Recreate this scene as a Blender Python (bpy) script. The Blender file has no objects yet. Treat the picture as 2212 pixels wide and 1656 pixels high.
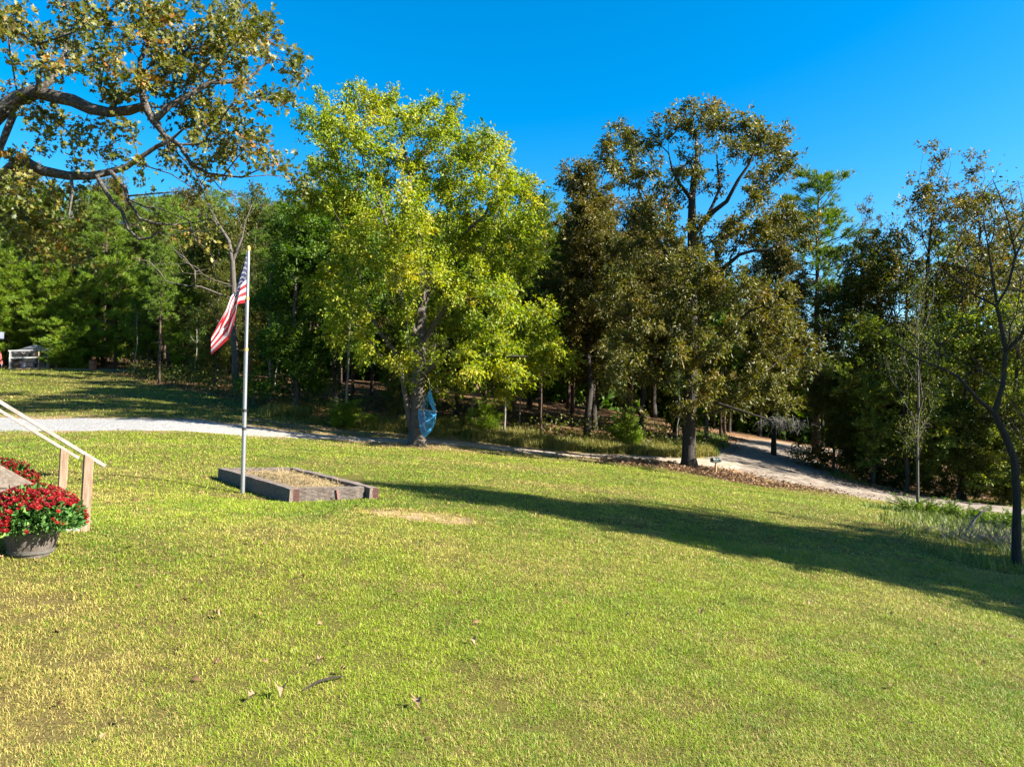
import bpy, math, random
import numpy as np
from mathutils import Vector, Matrix, Euler

# ------------------------------------------------------------------ camera, sky, sun
SCN = bpy.context.scene
COL = SCN.collection
RAD = math.radians
CAM_Z = 2.2
PITCH, ROLL = 1.5, 1.0
F = 1533.0                      # focal length in pixels of a 2212 px wide picture
cd = bpy.data.cameras.new('camera')
cam = bpy.data.objects.new('camera', cd)
COL.objects.link(cam)
cd.sensor_width = 36.0
cd.lens = 36.0 * F / 2212.0
cd.clip_start, cd.clip_end = 0.05, 5000
CROT = (Euler((RAD(90 + PITCH), 0, 0)).to_matrix() @ Matrix.Rotation(RAD(ROLL), 3, 'Z'))
cam.matrix_world = Matrix.Translation((0, 0, CAM_Z)) @ CROT.to_4x4()
SCN.camera = cam
CR = np.array(CROT)

SUN_AZ, SUN_EL = 106.0, 35.0    # azimuth clockwise from the viewing direction
w = bpy.data.worlds.new('World')
SCN.world = w
w.use_nodes = True
nt = w.node_tree
bg = nt.nodes['Background']
sky = nt.nodes.new('ShaderNodeTexSky')
sky.sky_type = 'NISHITA'
sky.sun_disc = False
sky.sun_elevation = RAD(SUN_EL)
sky.sun_rotation = RAD(SUN_AZ)
sky.altitude = 200
sky.air_density = 1.0
sky.dust_density = 0.9
sky.ozone_density = 2.2
hs = nt.nodes.new('ShaderNodeHueSaturation')
hs.inputs['Saturation'].default_value = 1.55
hs.inputs['Hue'].default_value = 0.495
nt.links.new(sky.outputs[0], hs.inputs['Color'])
nt.links.new(hs.outputs[0], bg.inputs['Color'])
bg.inputs['Strength'].default_value = 0.053
sl = bpy.data.lights.new('sun', 'SUN')
sl.energy = 5.0
sl.angle = RAD(0.5)
sl.color = (1.0, 0.93, 0.82)
sun = bpy.data.objects.new('sun', sl)
COL.objects.link(sun)
SDIR = Vector((math.sin(RAD(SUN_AZ)) * math.cos(RAD(SUN_EL)), math.cos(RAD(SUN_AZ)) * math.cos(RAD(SUN_EL)), math.sin(RAD(SUN_EL))))
sun.rotation_euler = SDIR.to_track_quat('Z', 'Y').to_euler()
sun.location = SDIR * 60
SCN.view_settings.view_transform = 'Standard'
SCN.view_settings.look = 'None'
SCN.view_settings.exposure = 2.4
SCN.view_settings.gamma = 1.0
SCN.cycles.max_bounces = 6
SCN.cycles.diffuse_bounces = 3
SCN.cycles.glossy_bounces = 2
SCN.cycles.transmission_bounces = 3
SCN.cycles.transparent_max_bounces = 6

rng = np.random.default_rng(11)
random.seed(11)

# ------------------------------------------------------------------ helpers
def at(px, py, d):
    """world point at a pixel of the 2212 px picture and a distance along the view axis"""
    v = np.array([(px - 1106.0) / F * d, -(py - 828.0) / F * d, -d])
    return CR @ v + np.array([0, 0, CAM_Z])

def tag(o, label=None, cat=None, group=None, kind=None):
    if label: o['label'] = label
    if cat: o['category'] = cat
    if group: o['group'] = group
    if kind: o['kind'] = kind
    return o

def empty(name, loc, label, cat, group=None, rz=0.0):
    o = bpy.data.objects.new(name, None)
    o.empty_display_size = 0.2
    o.location = loc
    o.rotation_euler = (0, 0, rz)
    COL.objects.link(o)
    return tag(o, label, cat, group)

def link(name, me, parent=None, mat=None):
    o = bpy.data.objects.new(name, me)
    COL.objects.link(o)
    if parent is not None: o.parent = parent
    if mat is not None: me.materials.append(mat)
    return o

def np_mesh(name, V, polys, mat=None, attrs=None, cols=None, smooth=False):
    """V (n,3); polys: list of (m,k) int arrays; attrs: {name: per-vertex floats}; cols: {name: (n,3)}"""
    me = bpy.data.meshes.new(name)
    V = np.asarray(V, dtype=np.float32)
    me.vertices.add(len(V))
    me.vertices.foreach_set('co', V.ravel())
    polys = [np.asarray(p, dtype=np.int32) for p in polys if len(p)]
    nl = sum(p.size for p in polys)
    npoly = sum(len(p) for p in polys)
    me.loops.add(nl)
    me.loops.foreach_set('vertex_index', np.concatenate([p.ravel() for p in polys]))
    me.polygons.add(npoly)
    tot = np.concatenate([np.full(len(p), p.shape[1], dtype=np.int32) for p in polys])
    st = np.concatenate([[0], np.cumsum(tot)[:-1]]).astype(np.int32)
    me.polygons.foreach_set('loop_start', st)
    me.polygons.foreach_set('loop_total', tot)
    if smooth: me.polygons.foreach_set('use_smooth', np.ones(npoly, dtype=bool))
    for k, a in (attrs or {}).items():
        at_ = me.attributes.new(k, 'FLOAT', 'POINT')
        at_.data.foreach_set('value', np.asarray(a, dtype=np.float32))
    for k, c in (cols or {}).items():
        at_ = me.attributes.new(k, 'FLOAT_COLOR', 'POINT')
        c4 = np.ones((len(V), 4), dtype=np.float32)
        c4[:, :3] = c
        at_.data.foreach_set('color', c4.ravel())
    me.update()
    me.validate()
    if mat: me.materials.append(mat)
    return me

class MB:
    """collects simple shapes into one mesh"""
    def __init__(s): s.V, s.Fc = [], []
    def add(s, V, faces):
        b = len(s.V)
        s.V += [tuple(v) for v in V]
        s.Fc += [tuple(i + b for i in f) for f in faces]
    def box(s, c, size, M=None):
        x, y, z = (a / 2 for a in size)
        P = [Vector((sx * x, sy * y, sz * z)) for sx in (-1, 1) for sy in (-1, 1) for sz in (-1, 1)]
        if M is not None: P = [M @ p for p in P]
        c = Vector(c)
        s.add([p + c for p in P], [(0, 1, 3, 2), (4, 6, 7, 5), (0, 4, 5, 1), (2, 3, 7, 6), (0, 2, 6, 4), (1, 5, 7, 3)])
    def bar(s, a, b, wd, ht, up=(0, 0, 1)):
        a, b = Vector(a), Vector(b)
        t = (b - a).normalized()
        sd = t.cross(Vector(up)).normalized()
        u = sd.cross(t).normalized()
        P = []
        for e in (a, b):
            for i, j in ((-1, -1), (1, -1), (1, 1), (-1, 1)):
                P.append(e + sd * (i * wd / 2) + u * (j * ht / 2))
        s.add(P, [(3, 2, 1, 0), (4, 5, 6, 7), (0, 1, 5, 4), (1, 2, 6, 5), (2, 3, 7, 6), (3, 0, 4, 7)])
    def tube(s, pts, rad, n=8, cap=True):
        pts = [Vector(p) for p in pts]
        if not hasattr(rad, '__len__'): rad = [rad] * len(pts)
        rings, u = [], None
        for i, p in enumerate(pts):
            t = (pts[min(i + 1, len(pts) - 1)] - pts[max(i - 1, 0)]).normalized()
            if u is None: u = t.orthogonal().normalized()
            u = (u - t * u.dot(t)).normalized()
            v = t.cross(u)
            rings.append([p + (u * math.cos(2 * math.pi * k / n) + v * math.sin(2 * math.pi * k / n)) * rad[i] for k in range(n)])
        V = [q for r in rings for q in r]
        fc = [(i * n + k, i * n + (k + 1) % n, (i + 1) * n + (k + 1) % n, (i + 1) * n + k) for i in range(len(pts) - 1) for k in range(n)]
        if cap: fc += [tuple(range(n - 1, -1, -1)), tuple((len(pts) - 1) * n + k for k in range(n))]
        s.add(V, fc)
    def lathe(s, prof, n=24, c=(0, 0, 0)):
        V = [(c[0] + r * math.cos(2 * math.pi * k / n), c[1] + r * math.sin(2 * math.pi * k / n), c[2] + z) for r, z in prof for k in range(n)]
        fc = [(i * n + k, i * n + (k + 1) % n, (i + 1) * n + (k + 1) % n, (i + 1) * n + k) for i in range(len(prof) - 1) for k in range(n)]
        s.add(V, fc)
    def build(s, name, mat=None, parent=None, bevel=0.0, smooth=False):
        me = bpy.data.meshes.new(name)
        me.from_pydata(s.V, [], s.Fc)
        me.update()
        if smooth: me.polygons.foreach_set('use_smooth', [True] * len(me.polygons))
        o = link(name, me, parent, mat)
        if bevel:
            m = o.modifiers.new('bevel', 'BEVEL')
            m.width = bevel
            m.segments = 2
        return o

# value noise -------------------------------------------------------
_tab = np.random.default_rng(5).random((256, 256))
def vnoise(x, y, s):
    x = np.asarray(x) / s + 500.3
    y = np.asarray(y) / s + 500.7
    xi, yi = np.floor(x).astype(int), np.floor(y).astype(int)
    fx, fy = x - xi, y - yi
    fx, fy = fx * fx * (3 - 2 * fx), fy * fy * (3 - 2 * fy)
    g = lambda a, b: _tab[a % 256, b % 256]
    return (g(xi, yi) * (1 - fx) + g(xi + 1, yi) * fx) * (1 - fy) + (g(xi, yi + 1) * (1 - fx) + g(xi + 1, yi + 1) * fx) * fy
def fbm(x, y, s, n=4):
    a, t, r = 1.0, 0.0, 0.0
    for i in range(n):
        r = r + a * vnoise(np.asarray(x) + 17.1 * i, np.asarray(y) - 9.7 * i, s / 2 ** i)
        t += a
        a *= 0.55
    return r / t
def sstep(a, b, x):
    t = np.clip((np.asarray(x) - a) / (b - a), 0, 1)
    return t * t * (3 - 2 * t)

# ------------------------------------------------------------------ terrain height
CTRL = [  # pixel x, pixel y, distance
 (0,1656,4.1),(550,1656,4.25),(1106,1656,4.4),(1660,1656,4.65),(2212,1656,5.0),
 (0,1320,6.0),(80,1190,7.5),(188,1146,8.6),(600,1300,7.0),(1106,1300,7.7),(1700,1300,8.9),(2212,1345,9.6),
 (620,1088,12.9),(470,1040,15.0),(524,1065,13.7),(820,1078,13.3),(250,1040,13.5),(1106,1150,11.4),(1106,1050,18.0),
 (1700,1150,15.0),(2195,1215,14.0),(1000,990,26.0),(895,960,32.0),(60,980,19.0),(300,965,21),
 (1700,1075,23.5),(1490,1015,32.0),(1547,1031,31.5),(1300,1010,28.0),(2000,1125,18.5),
 (2212,1108,30.0),(2000,1088,31.5),(1850,1060,33.5),(1700,1012,37.0),(1690,974,48.0),
 (0,937,26.5),(250,936,26.5),(0,902,31),(420,908,31),(640,938,31),
 (0,850,42),(300,850,42),(0,800,60),(120,797,60),(350,836,48),(600,885,39),(690,908,36.5),
 (950,915,39),(1200,932,41),(1450,960,41),(1250,980,35),(1480,992,36),(1900,1045,40),(2212,1085,38),
 (0,755,90),(600,805,85),(1100,850,85),(1500,915,85),(2000,1000,80),(2400,1040,70),
 (-900,1250,8),(-500,1000,20),(-500,790,55),(3200,1500,10),(3200,1150,25),(2900,1060,50),
]
CP = np.array([at(*c) for c in CTRL])
CP = np.vstack([CP, [(-3, -4, 0.35), (4, -4, 0.0), (-3, 1.5, 0.25), (3, 1.5, -0.05), (10, -2, -0.6), (-10, 2, 0.7)]])
def _tps(r2): return np.where(r2 > 1e-9, r2 * np.log(r2 + 1e-12), 0.0)
_S = 20.0
_P = CP[:, :2] / _S
_n = len(_P)
_A = np.zeros((_n + 3, _n + 3))
_A[:_n, :_n] = _tps(((_P[:, None] - _P[None]) ** 2).sum(-1)) + np.eye(_n) * 2e-3
_A[:_n, _n] = _A[_n, :_n] = 1
_A[:_n, _n + 1:] = _P
_A[_n + 1:, :_n] = _P.T
_W = np.linalg.solve(_A, np.concatenate([CP[:, 2], np.zeros(3)]))
def H(x, y):
    x, y = np.atleast_1d(np.asarray(x, float)), np.atleast_1d(np.asarray(y, float))
    sh = x.shape
    x, y = x.ravel(), y.ravel()
    X, Y = np.clip(x, -55, 50) / _S, np.clip(y, -5, 92) / _S
    out = np.empty(len(x))
    for i in range(0, len(x), 20000):
        a, b = X[i:i + 20000], Y[i:i + 20000]
        out[i:i + 20000] = _tps((a[:, None] - _P[:, 0]) ** 2 + (b[:, None] - _P[:, 1]) ** 2) @ _W[:_n] + _W[_n] + a * _W[_n + 1] + b * _W[_n + 2]
    out += (fbm(x, y, 3.0, 3) - 0.5) * 0.10 + 14.0 * sstep(92, 200, y)
    return out.reshape(sh)
def hz(x, y): return float(H(x, y)[0])
def on(px, d, dz=0.0):
    """ground point in the pixel column px at distance d"""
    p = at(px, 900, d)
    return Vector((p[0], p[1], hz(p[0], p[1]) + dz))

# roads and forest edge ----------------------------------------------
def smooth_line(P, n=12):
    P = np.array(P, float)
    Q = np.vstack([2 * P[0] - P[1], P, 2 * P[-1] - P[-2]])
    out = []
    for i in range(1, len(Q) - 2):
        for t in np.linspace(0, 1, n, endpoint=False):
            a, b, c, d = Q[i - 1], Q[i], Q[i + 1], Q[i + 2]
            out.append(0.5 * (2 * b + (c - a) * t + (2 * a - 5 * b + 4 * c - d) * t * t + (3 * b - a - 3 * c + d) * t ** 3))
    out.append(P[-1])
    return np.array(out)
DRIVE = smooth_line([(-48, 30.5), (-36, 29.6), (-22, 29.0), (-14, 29.3), (-8, 31.0), (-3, 33.6), (3, 34.2), (8, 35.0), (12, 36.6)])
ROAD = smooth_line([(44, 64), (32, 60.5), (23, 56), (18.3, 49.5), (16.2, 43), (14.2, 38.0), (16.0, 34.8), (21.5, 31.6), (28, 28.5), (46, 20)])
def line_dist(x, y, L):
    x, y = np.asarray(x).ravel(), np.asarray(y).ravel()
    best = np.full(len(x), 1e9)
    for i in range(len(L) - 1):
        a, b = L[i], L[i + 1]
        d = b - a
        t = np.clip(((x - a[0]) * d[0] + (y - a[1]) * d[1]) / (d @ d + 1e-12), 0, 1)
        best = np.minimum(best, np.hypot(x - a[0] - t * d[0], y - a[1] - t * d[1]))
    return best
EX = [-200, -60, -38, -30, -23.4, -12.5, -9.8, -3.7, 2.2, 8.7, 13, 16, 19, 24, 34, 50, 200]
EY = [75, 67, 62, 56, 48.5, 39, 37, 38, 37.5, 38, 41, 41, 40, 38.5, 38, 36, 30]
def edge_y(x): return np.interp(x, EX, EY)

# ------------------------------------------------------------------ materials
def mat_new(name):
    m = bpy.data.materials.new(name)
    m.use_nodes = True
    n = m.node_tree
    return m, n, n.nodes['Principled BSDF'], n.nodes['Material Output']

def ramp(n, stops, fac=None):
    r = n.nodes.new('ShaderNodeValToRGB')
    e = r.color_ramp.elements
    while len(e) < len(stops): e.new(0.5)
    for el, (p, c) in zip(e, stops):
        el.position = p
        el.color = (*c, 1)
    if fac is not None: n.links.new(fac, r.inputs[0])
    return r

def noise(n, scale, detail=4, rough=0.6, vec=None, stretch=None):
    t = n.nodes.new('ShaderNodeTexNoise')
    t.inputs['Scale'].default_value = scale
    t.inputs['Detail'].default_value = detail
    t.inputs['Roughness'].default_value = rough
    tc = n.nodes.new('ShaderNodeTexCoord')
    src = tc.outputs['Object']
    if stretch:
        mp = n.nodes.new('ShaderNodeMapping')
        mp.inputs['Scale'].default_value = stretch
        n.links.new(src, mp.inputs[0])
        src = mp.outputs[0]
    n.links.new(src, t.inputs['Vector'])
    return t

def m_leaf(name, stops, gloss=0.55, trans=0.32, spec=0.22):
    m, n, p, out = mat_new(name)
    a = n.nodes.new('ShaderNodeAttribute')
    a.attribute_name = 'tint'
    r = ramp(n, stops, a.outputs['Fac'])
    n.links.new(r.outputs[0], p.inputs['Base Color'])
    p.inputs['Roughness'].default_value = gloss
    p.inputs['Specular IOR Level'].default_value = spec
    tl = n.nodes.new('ShaderNodeBsdfTranslucent')
    hsv = n.nodes.new('ShaderNodeHueSaturation')
    hsv.inputs['Saturation'].default_value = 1.15
    hsv.inputs['Value'].default_value = 1.5
    n.links.new(r.outputs[0], hsv.inputs['Color'])
    n.links.new(hsv.outputs[0], tl.inputs[0])
    mx = n.nodes.new('ShaderNodeMixShader')
    mx.inputs[0].default_value = trans
    n.links.new(p.outputs[0], mx.inputs[1])
    n.links.new(tl.outputs[0], mx.inputs[2])
    n.links.new(mx.outputs[0], out.inputs[0])
    return m

def m_noise(name, stops, scale=8, rough=0.85, bump=0.3, stretch=None, spec=0.3, metal=0.0, bscale=None):
    m, n, p, out = mat_new(name)
    t = noise(n, scale, 6, 0.65, stretch=stretch)
    r = ramp(n, stops, t.outputs['Fac'])
    n.links.new(r.outputs[0], p.inputs['Base Color'])
    p.inputs['Roughness'].default_value = rough
    p.inputs['Specular IOR Level'].default_value = spec
    p.inputs['Metallic'].default_value = metal
    if bump:
        b = n.nodes.new('ShaderNodeBump')
        b.inputs['Strength'].default_value = bump
        b.inputs['Distance'].default_value = 0.02
        t2 = noise(n, bscale or scale * 2, 5, 0.7, stretch=stretch)
        n.links.new(t2.outputs['Fac'], b.inputs['Height'])
        n.links.new(b.outputs[0], p.inputs['Normal'])
    return m

def m_col(name, attr, rough=0.8, trans=0.0, spec=0.3, scale=None, amt=0.3, bump=0.0):
    """colour read from a colour attribute, broken up by fine noise"""
    m, n, p, out = mat_new(name)
    a = n.nodes.new('ShaderNodeAttribute')
    a.attribute_name = attr
    c = a.outputs['Color']
    if scale:
        t = noise(n, scale, 8, 0.75)
        r = ramp(n, [(0.25, (1 - amt,) * 3), (0.75, (1 + amt,) * 3)], t.outputs['Fac'])
        mu = n.nodes.new('ShaderNodeMix')
        mu.data_type = 'RGBA'
        mu.blend_type = 'MULTIPLY'
        mu.inputs[0].default_value = 1
        n.links.new(c, mu.inputs[6])
        n.links.new(r.outputs[0], mu.inputs[7])
        c = mu.outputs[2]
        if bump:
            b = n.nodes.new('ShaderNodeBump')
            b.inputs['Strength'].default_value = bump
            b.inputs['Distance'].default_value = 0.03
            n.links.new(t.outputs['Fac'], b.inputs['Height'])
            n.links.new(b.outputs[0], p.inputs['Normal'])
    n.links.new(c, p.inputs['Base Color'])
    p.inputs['Roughness'].default_value = rough
    p.inputs['Specular IOR Level'].default_value = spec
    if trans:
        tl = n.nodes.new('ShaderNodeBsdfTranslucent')
        n.links.new(c, tl.inputs[0])
        mx = n.nodes.new('ShaderNodeMixShader')
        mx.inputs[0].default_value = trans
        n.links.new(p.outputs[0], mx.inputs[1])
        n.links.new(tl.outputs[0], mx.inputs[2])
        n.links.new(mx.outputs[0], out.inputs[0])
    return m

M_GROUND = m_col('ground', 'col', rough=0.95, scale=34, amt=0.8, bump=0.9, spec=0.05)
M_GRASS = m_col('grass', 'col', rough=0.55, trans=0.30, spec=0.25)
M_LITTER = m_col('litter', 'col', rough=0.7, trans=0.15, spec=0.3)
def m_drive():
    """white crushed stone on the open lawn, thinning to packed earth towards the road"""
    m, n, p, out = mat_new('drive_surface')
    t = noise(n, 14, 6, 0.65)
    a = ramp(n, [(0.36, (0.075, 0.073, 0.069)), (0.5, (0.17, 0.167, 0.16)), (0.66, (0.27, 0.265, 0.255))], t.outputs['Fac'])
    t2 = noise(n, 2.2, 6, 0.65)
    b = ramp(n, [(0.25, (0.10, 0.075, 0.05)), (0.5, (0.20, 0.16, 0.115)), (0.8, (0.32, 0.27, 0.22))], t2.outputs['Fac'])
    tc = n.nodes.new('ShaderNodeTexCoord')
    sx_ = n.nodes.new('ShaderNodeSeparateXYZ')
    n.links.new(tc.outputs['Object'], sx_.inputs[0])
    mr = n.nodes.new('ShaderNodeMapRange')
    mr.inputs['From Min'].default_value = -12.5
    mr.inputs['From Max'].default_value = -5
    n.links.new(sx_.outputs[0], mr.inputs['Value'])
    mx = n.nodes.new('ShaderNodeMix')
    mx.data_type = 'RGBA'
    n.links.new(mr.outputs[0], mx.inputs[0])
    n.links.new(a.outputs[0], mx.inputs[6])
    n.links.new(b.outputs[0], mx.inputs[7])
    n.links.new(mx.outputs[2], p.inputs['Base Color'])
    p.inputs['Roughness'].default_value = 0.95
    bp = n.nodes.new('ShaderNodeBump')
    bp.inputs['Strength'].default_value = 0.6
    bp.inputs['Distance'].default_value = 0.02
    t3 = noise(n, 40, 5, 0.7)
    n.links.new(t3.outputs['Fac'], bp.inputs['Height'])
    n.links.new(bp.outputs[0], p.inputs['Normal'])
    return m
M_GRAVEL = m_drive()
M_DIRT = m_noise('dirt_road', [(0.3, (0.07, 0.055, 0.041)), (0.5, (0.135, 0.11, 0.086)), (0.72, (0.21, 0.178, 0.14))], 2.2, 0.95, 0.5, bscale=25)
M_BARK_GREY = m_noise('bark_grey', [(0.3, (0.03, 0.025, 0.02)), (0.6, (0.085, 0.073, 0.06)), (0.85, (0.16, 0.145, 0.125))], 5, 0.9, 0.8, (6, 6, 1), bscale=9)
M_BARK_DARK = m_noise('bark_dark', [(0.3, (0.010, 0.008, 0.006)), (0.6, (0.032, 0.026, 0.020)), (0.85, (0.075, 0.064, 0.05))], 5, 0.9, 0.9, (6, 6, 1), bscale=9)
M_BARK_PINE = m_noise('bark_pine', [(0.3, (0.02, 0.013, 0.009)), (0.6, (0.07, 0.045, 0.032)), (0.85, (0.13, 0.09, 0.065))], 4, 0.95, 0.9, (5, 5, 1), bscale=9)
M_BARK_PALE = m_noise('bark_pale', [(0.25, (0.06, 0.05, 0.04)), (0.5, (0.15, 0.135, 0.115)), (0.8, (0.25, 0.23, 0.20))], 3, 0.85, 0.7, (5, 5, 1), bscale=9)
M_MAPLE = m_leaf('maple_leaves', [(0.0, (0.045, 0.09, 0.008)), (0.4, (0.145, 0.195, 0.014)), (0.75, (0.24, 0.255, 0.022)), (1.0, (0.36, 0.30, 0.035))], 0.5, 0.42)
M_GREEN = m_leaf('green_leaves', [(0.0, (0.022, 0.055, 0.007)), (0.6, (0.065, 0.12, 0.012)), (1.0, (0.15, 0.185, 0.02))], 0.5, 0.4)
M_OAK = m_leaf('oak_leaves', [(0.0, (0.028, 0.036, 0.006)), (0.5, (0.078, 0.080, 0.012)), (0.85, (0.13, 0.118, 0.02)), (1.0, (0.17, 0.10, 0.024))], 0.5, 0.28, 0.3)
M_BROWN = m_leaf('brown_leaves', [(0.0, (0.034, 0.037, 0.007)), (0.5, (0.085, 0.077, 0.014)), (0.85, (0.13, 0.105, 0.022)), (1.0, (0.18, 0.092, 0.022))], 0.5, 0.3)
M_AUTUMN = m_leaf('autumn_leaves', [(0.0, (0.03, 0.045, 0.008)), (0.45, (0.085, 0.095, 0.014)), (0.78, (0.15, 0.125, 0.024)), (1.0, (0.21, 0.095, 0.024))], 0.45, 0.3)
M_OLIVE = m_leaf('olive_leaves', [(0.0, (0.03, 0.042, 0.008)), (0.6, (0.085, 0.098, 0.016)), (1.0, (0.18, 0.165, 0.03))], 0.5, 0.4)
M_YELLOWG = m_leaf('yellow_green_leaves', [(0.0, (0.07, 0.11, 0.018)), (0.6, (0.17, 0.21, 0.03)), (1.0, (0.32, 0.27, 0.04))], 0.45, 0.35)
M_NEEDLE = m_leaf('pine_needles', [(0.0, (0.022, 0.055, 0.005)), (0.6, (0.08, 0.14, 0.010)), (1.0, (0.15, 0.195, 0.018))], 0.5, 0.2)
M_NEEDLE_B = m_leaf('young_pine_needles', [(0.0, (0.03, 0.07, 0.005)), (0.6, (0.10, 0.17, 0.010)), (1.0, (0.19, 0.235, 0.02))], 0.5, 0.28)
# ------------------------------------------------------------------ ground, drive, road
def in_forest(x, y): return y > edge_y(x)
def ground_cols(x, y):
    """real surface colour of the ground: lawn soil and thatch, leaf litter, bare dirt"""
    n1, n2 = fbm(x, y, 5.0, 4)[..., None], fbm(x + 40, y - 13, 1.3, 4)[..., None]
    lawn = np.array([0.062, 0.062, 0.014]) * (0.5 + 1.0 * n2) + np.array([0.015, 0.008, 0.004]) * n1
    dirt = np.array([0.20, 0.135, 0.082]) * (0.8 + 0.4 * n2)
    lit = np.array([0.105, 0.06, 0.032]) * (0.5 + n2)
    dr = dryness(x, y)[..., None]
    bare_ = sstep(0.82, 0.97, dr)
    c = lawn * (1 - dr) + np.array([0.115, 0.082, 0.034]) * (0.6 + 0.4 * n2) * dr
    c = c * (1 - bare_) + np.array([0.23, 0.165, 0.09]) * (0.7 + 0.5 * n2) * bare_
    f = sstep(-0.8, 0.8, y - edge_y(x) + (fbm(x, y, 2.0, 3) - 0.5) * 3)[..., None]
    c = c * (1 - f) + lit * f
    dd = np.minimum(line_dist(x, y, DRIVE), line_dist(x, y, ROAD) - 1.2).reshape(x.shape)
    k = sstep(3.4, 2.0, dd + (fbm(x, y, 1.2, 3) - 0.5) * 1.8)[..., None] * 0.8
    k = np.maximum(k, sstep(1.0, 0.5, np.hypot((x - 13.2) / 4.2, (y - 34.6) / 2.6) + (n1 - 0.5)[..., 0] * 0.5)[..., None])
    k = np.maximum(k, 0.85 * sstep(1.0, 0.6, np.hypot((x + 37) / 5.5, (y - 61.2) / 1.6))[..., None])
    c = c * (1 - k) + dirt * k
    return c

DRY = []   # (x, y, rx, ry, strength)
def _dry(px, py_d, rx, ry, s):
    p = on(px, py_d)
    DRY.append((p.x, p.y, rx, ry, s))
_dry(930, 12.0, 1.25, 0.55, 1.0)
_dry(150, 12.0, 1.9, 1.3, 0.55)
_dry(250, 15.0, 2.2, 1.2, 0.45)
_dry(60, 6.3, 1.1, 0.8, 0.72)
_dry(40, 4.7, 0.75, 1.1, 0.75)
_dry(330, 4.6, 0.7, 0.6, 0.5)
_dry(530, 13.3, 1.2, 0.4, 0.6)
_dry(1250, 19.0, 2.4, 1.0, 0.6)
_dry(1080, 24.0, 3.5, 1.4, 0.5)
_dry(1500, 11.5, 1.6, 0.5, 0.4)
_dry(1900, 10.6, 1.4, 0.5, 0.4)
_dry(120, 40.0, 6.0, 1.6, 0.6)
_dry(640, 34.0, 3.5, 1.0, 0.9)
_dry(860, 4.9, 0.5, 0.3, 0.25)
_dry(1450, 5.6, 0.6, 0.3, 0.3)
def dryness(x, y):
    x, y = np.asarray(x, float), np.asarray(y, float)
    d = 0.30 * sstep(0.52, 0.72, fbm(x - 7, y + 3, 1.1, 4)) + 0.30 * sstep(0.5, 0.75, fbm(x + 70, y + 31, 4.0, 3))
    d = d + 0.35 * sstep(-1.2, -4.2, x) * sstep(8.0, 5.0, y)
    wob = (fbm(x, y, 0.9, 4) - 0.5) * 1.3
    for a, b, rx, ry, s in DRY:
        d = np.maximum(d, s * sstep(1.25, 0.5, np.hypot((x - a) / rx, (y - b) / ry) + wob))
    return np.clip(d, 0, 1)

gx = np.concatenate([[-900, -500, -280, -160, -100, -75, -62], np.arange(-54, 46, 0.33), [50, 58, 70, 100, 160, 280, 500, 900]])
gy = np.concatenate([[-300, -120, -50, -20, -10], np.arange(-5, 66, 0.33), np.arange(67, 96, 2.0), [105, 130, 180, 280, 500, 900]])
GX, GY = np.meshgrid(gx, gy)
GZ = H(GX, GY)
GZ = GZ + 0.02 * np.clip(GY - 120, 0, 900) * 0
nx, ny = len(gx), len(gy)
idx = np.arange(nx * ny).reshape(ny, nx)
quads = np.stack([idx[:-1, :-1], idx[:-1, 1:], idx[1:, 1:], idx[1:, :-1]], -1).reshape(-1, 4)
me = np_mesh('ground', np.stack([GX, GY, GZ], -1).reshape(-1, 3), [quads], M_GROUND, cols={'col': ground_cols(GX, GY).reshape(-1, 3)}, smooth=True)
tag(link('ground', me), 'sloping lawn and leaf strewn woodland floor', 'ground', kind='structure')

def ribbon(name, L, wfun, mat, label, lift=0.035):
    L = np.asarray(L)
    T = np.gradient(L, axis=0)
    T /= np.linalg.norm(T, axis=1)[:, None]
    N = np.stack([-T[:, 1], T[:, 0]], 1)
    us = np.array([-1.06, -1.0, -0.8, -0.5, -0.2, 0.2, 0.5, 0.8, 1.0, 1.06])
    V = []
    for i, (p, nn) in enumerate(zip(L, N)):
        hw = wfun(p[0], p[1])
        ja = (vnoise(p[0], p[1], 0.9) - 0.5) * 0.7
        jb = (vnoise(p[0] + 50, p[1], 0.9) - 0.5) * 0.7
        q = np.array([p + nn * (u * hw + (ja if u < -0.9 else jb if u > 0.9 else 0)) for u in us])
        z = H(q[:, 0], q[:, 1])
        crown = np.array([-0.06, 0.0, lift, lift * 1.1, lift * 1.4, lift * 1.4, lift * 1.1, lift, 0.0, -0.06])
        V.append(np.column_stack([q, z + crown]))
    V = np.array(V)
    n, m = V.shape[:2]
    ii = np.arange(n * m).reshape(n, m)
    qd = np.stack([ii[:-1, :-1], ii[1:, :-1], ii[1:, 1:], ii[:-1, 1:]], -1).reshape(-1, 4)
    me = np_mesh(name, V.reshape(-1, 3), [qd[:, ::-1]], mat, smooth=True)
    return tag(link(name, me), label, name.split('_')[-1], kind='structure')
def resample(L, step=0.4):
    s = np.concatenate([[0], np.cumsum(np.linalg.norm(np.diff(L, axis=0), axis=1))])
    t = np.arange(0, s[-1], step)
    return np.column_stack([np.interp(t, s, L[:, 0]), np.interp(t, s, L[:, 1])])
ribbon('gravel_drive', resample(DRIVE), lambda x, y: 1.75 - 1.05 * float(sstep(-14, -6, x)) + 0.5 * float(sstep(1, 8, x)), M_GRAVEL, 'pale gravel drive crossing the lawn towards the maple')
ribbon('dirt_road', resample(ROAD), lambda x, y: 2.1 + 1.9 * float(sstep(12, 3, abs(y - 38.5))), M_DIRT, 'pale dirt road curving out of the wood', 0.045)

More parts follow.
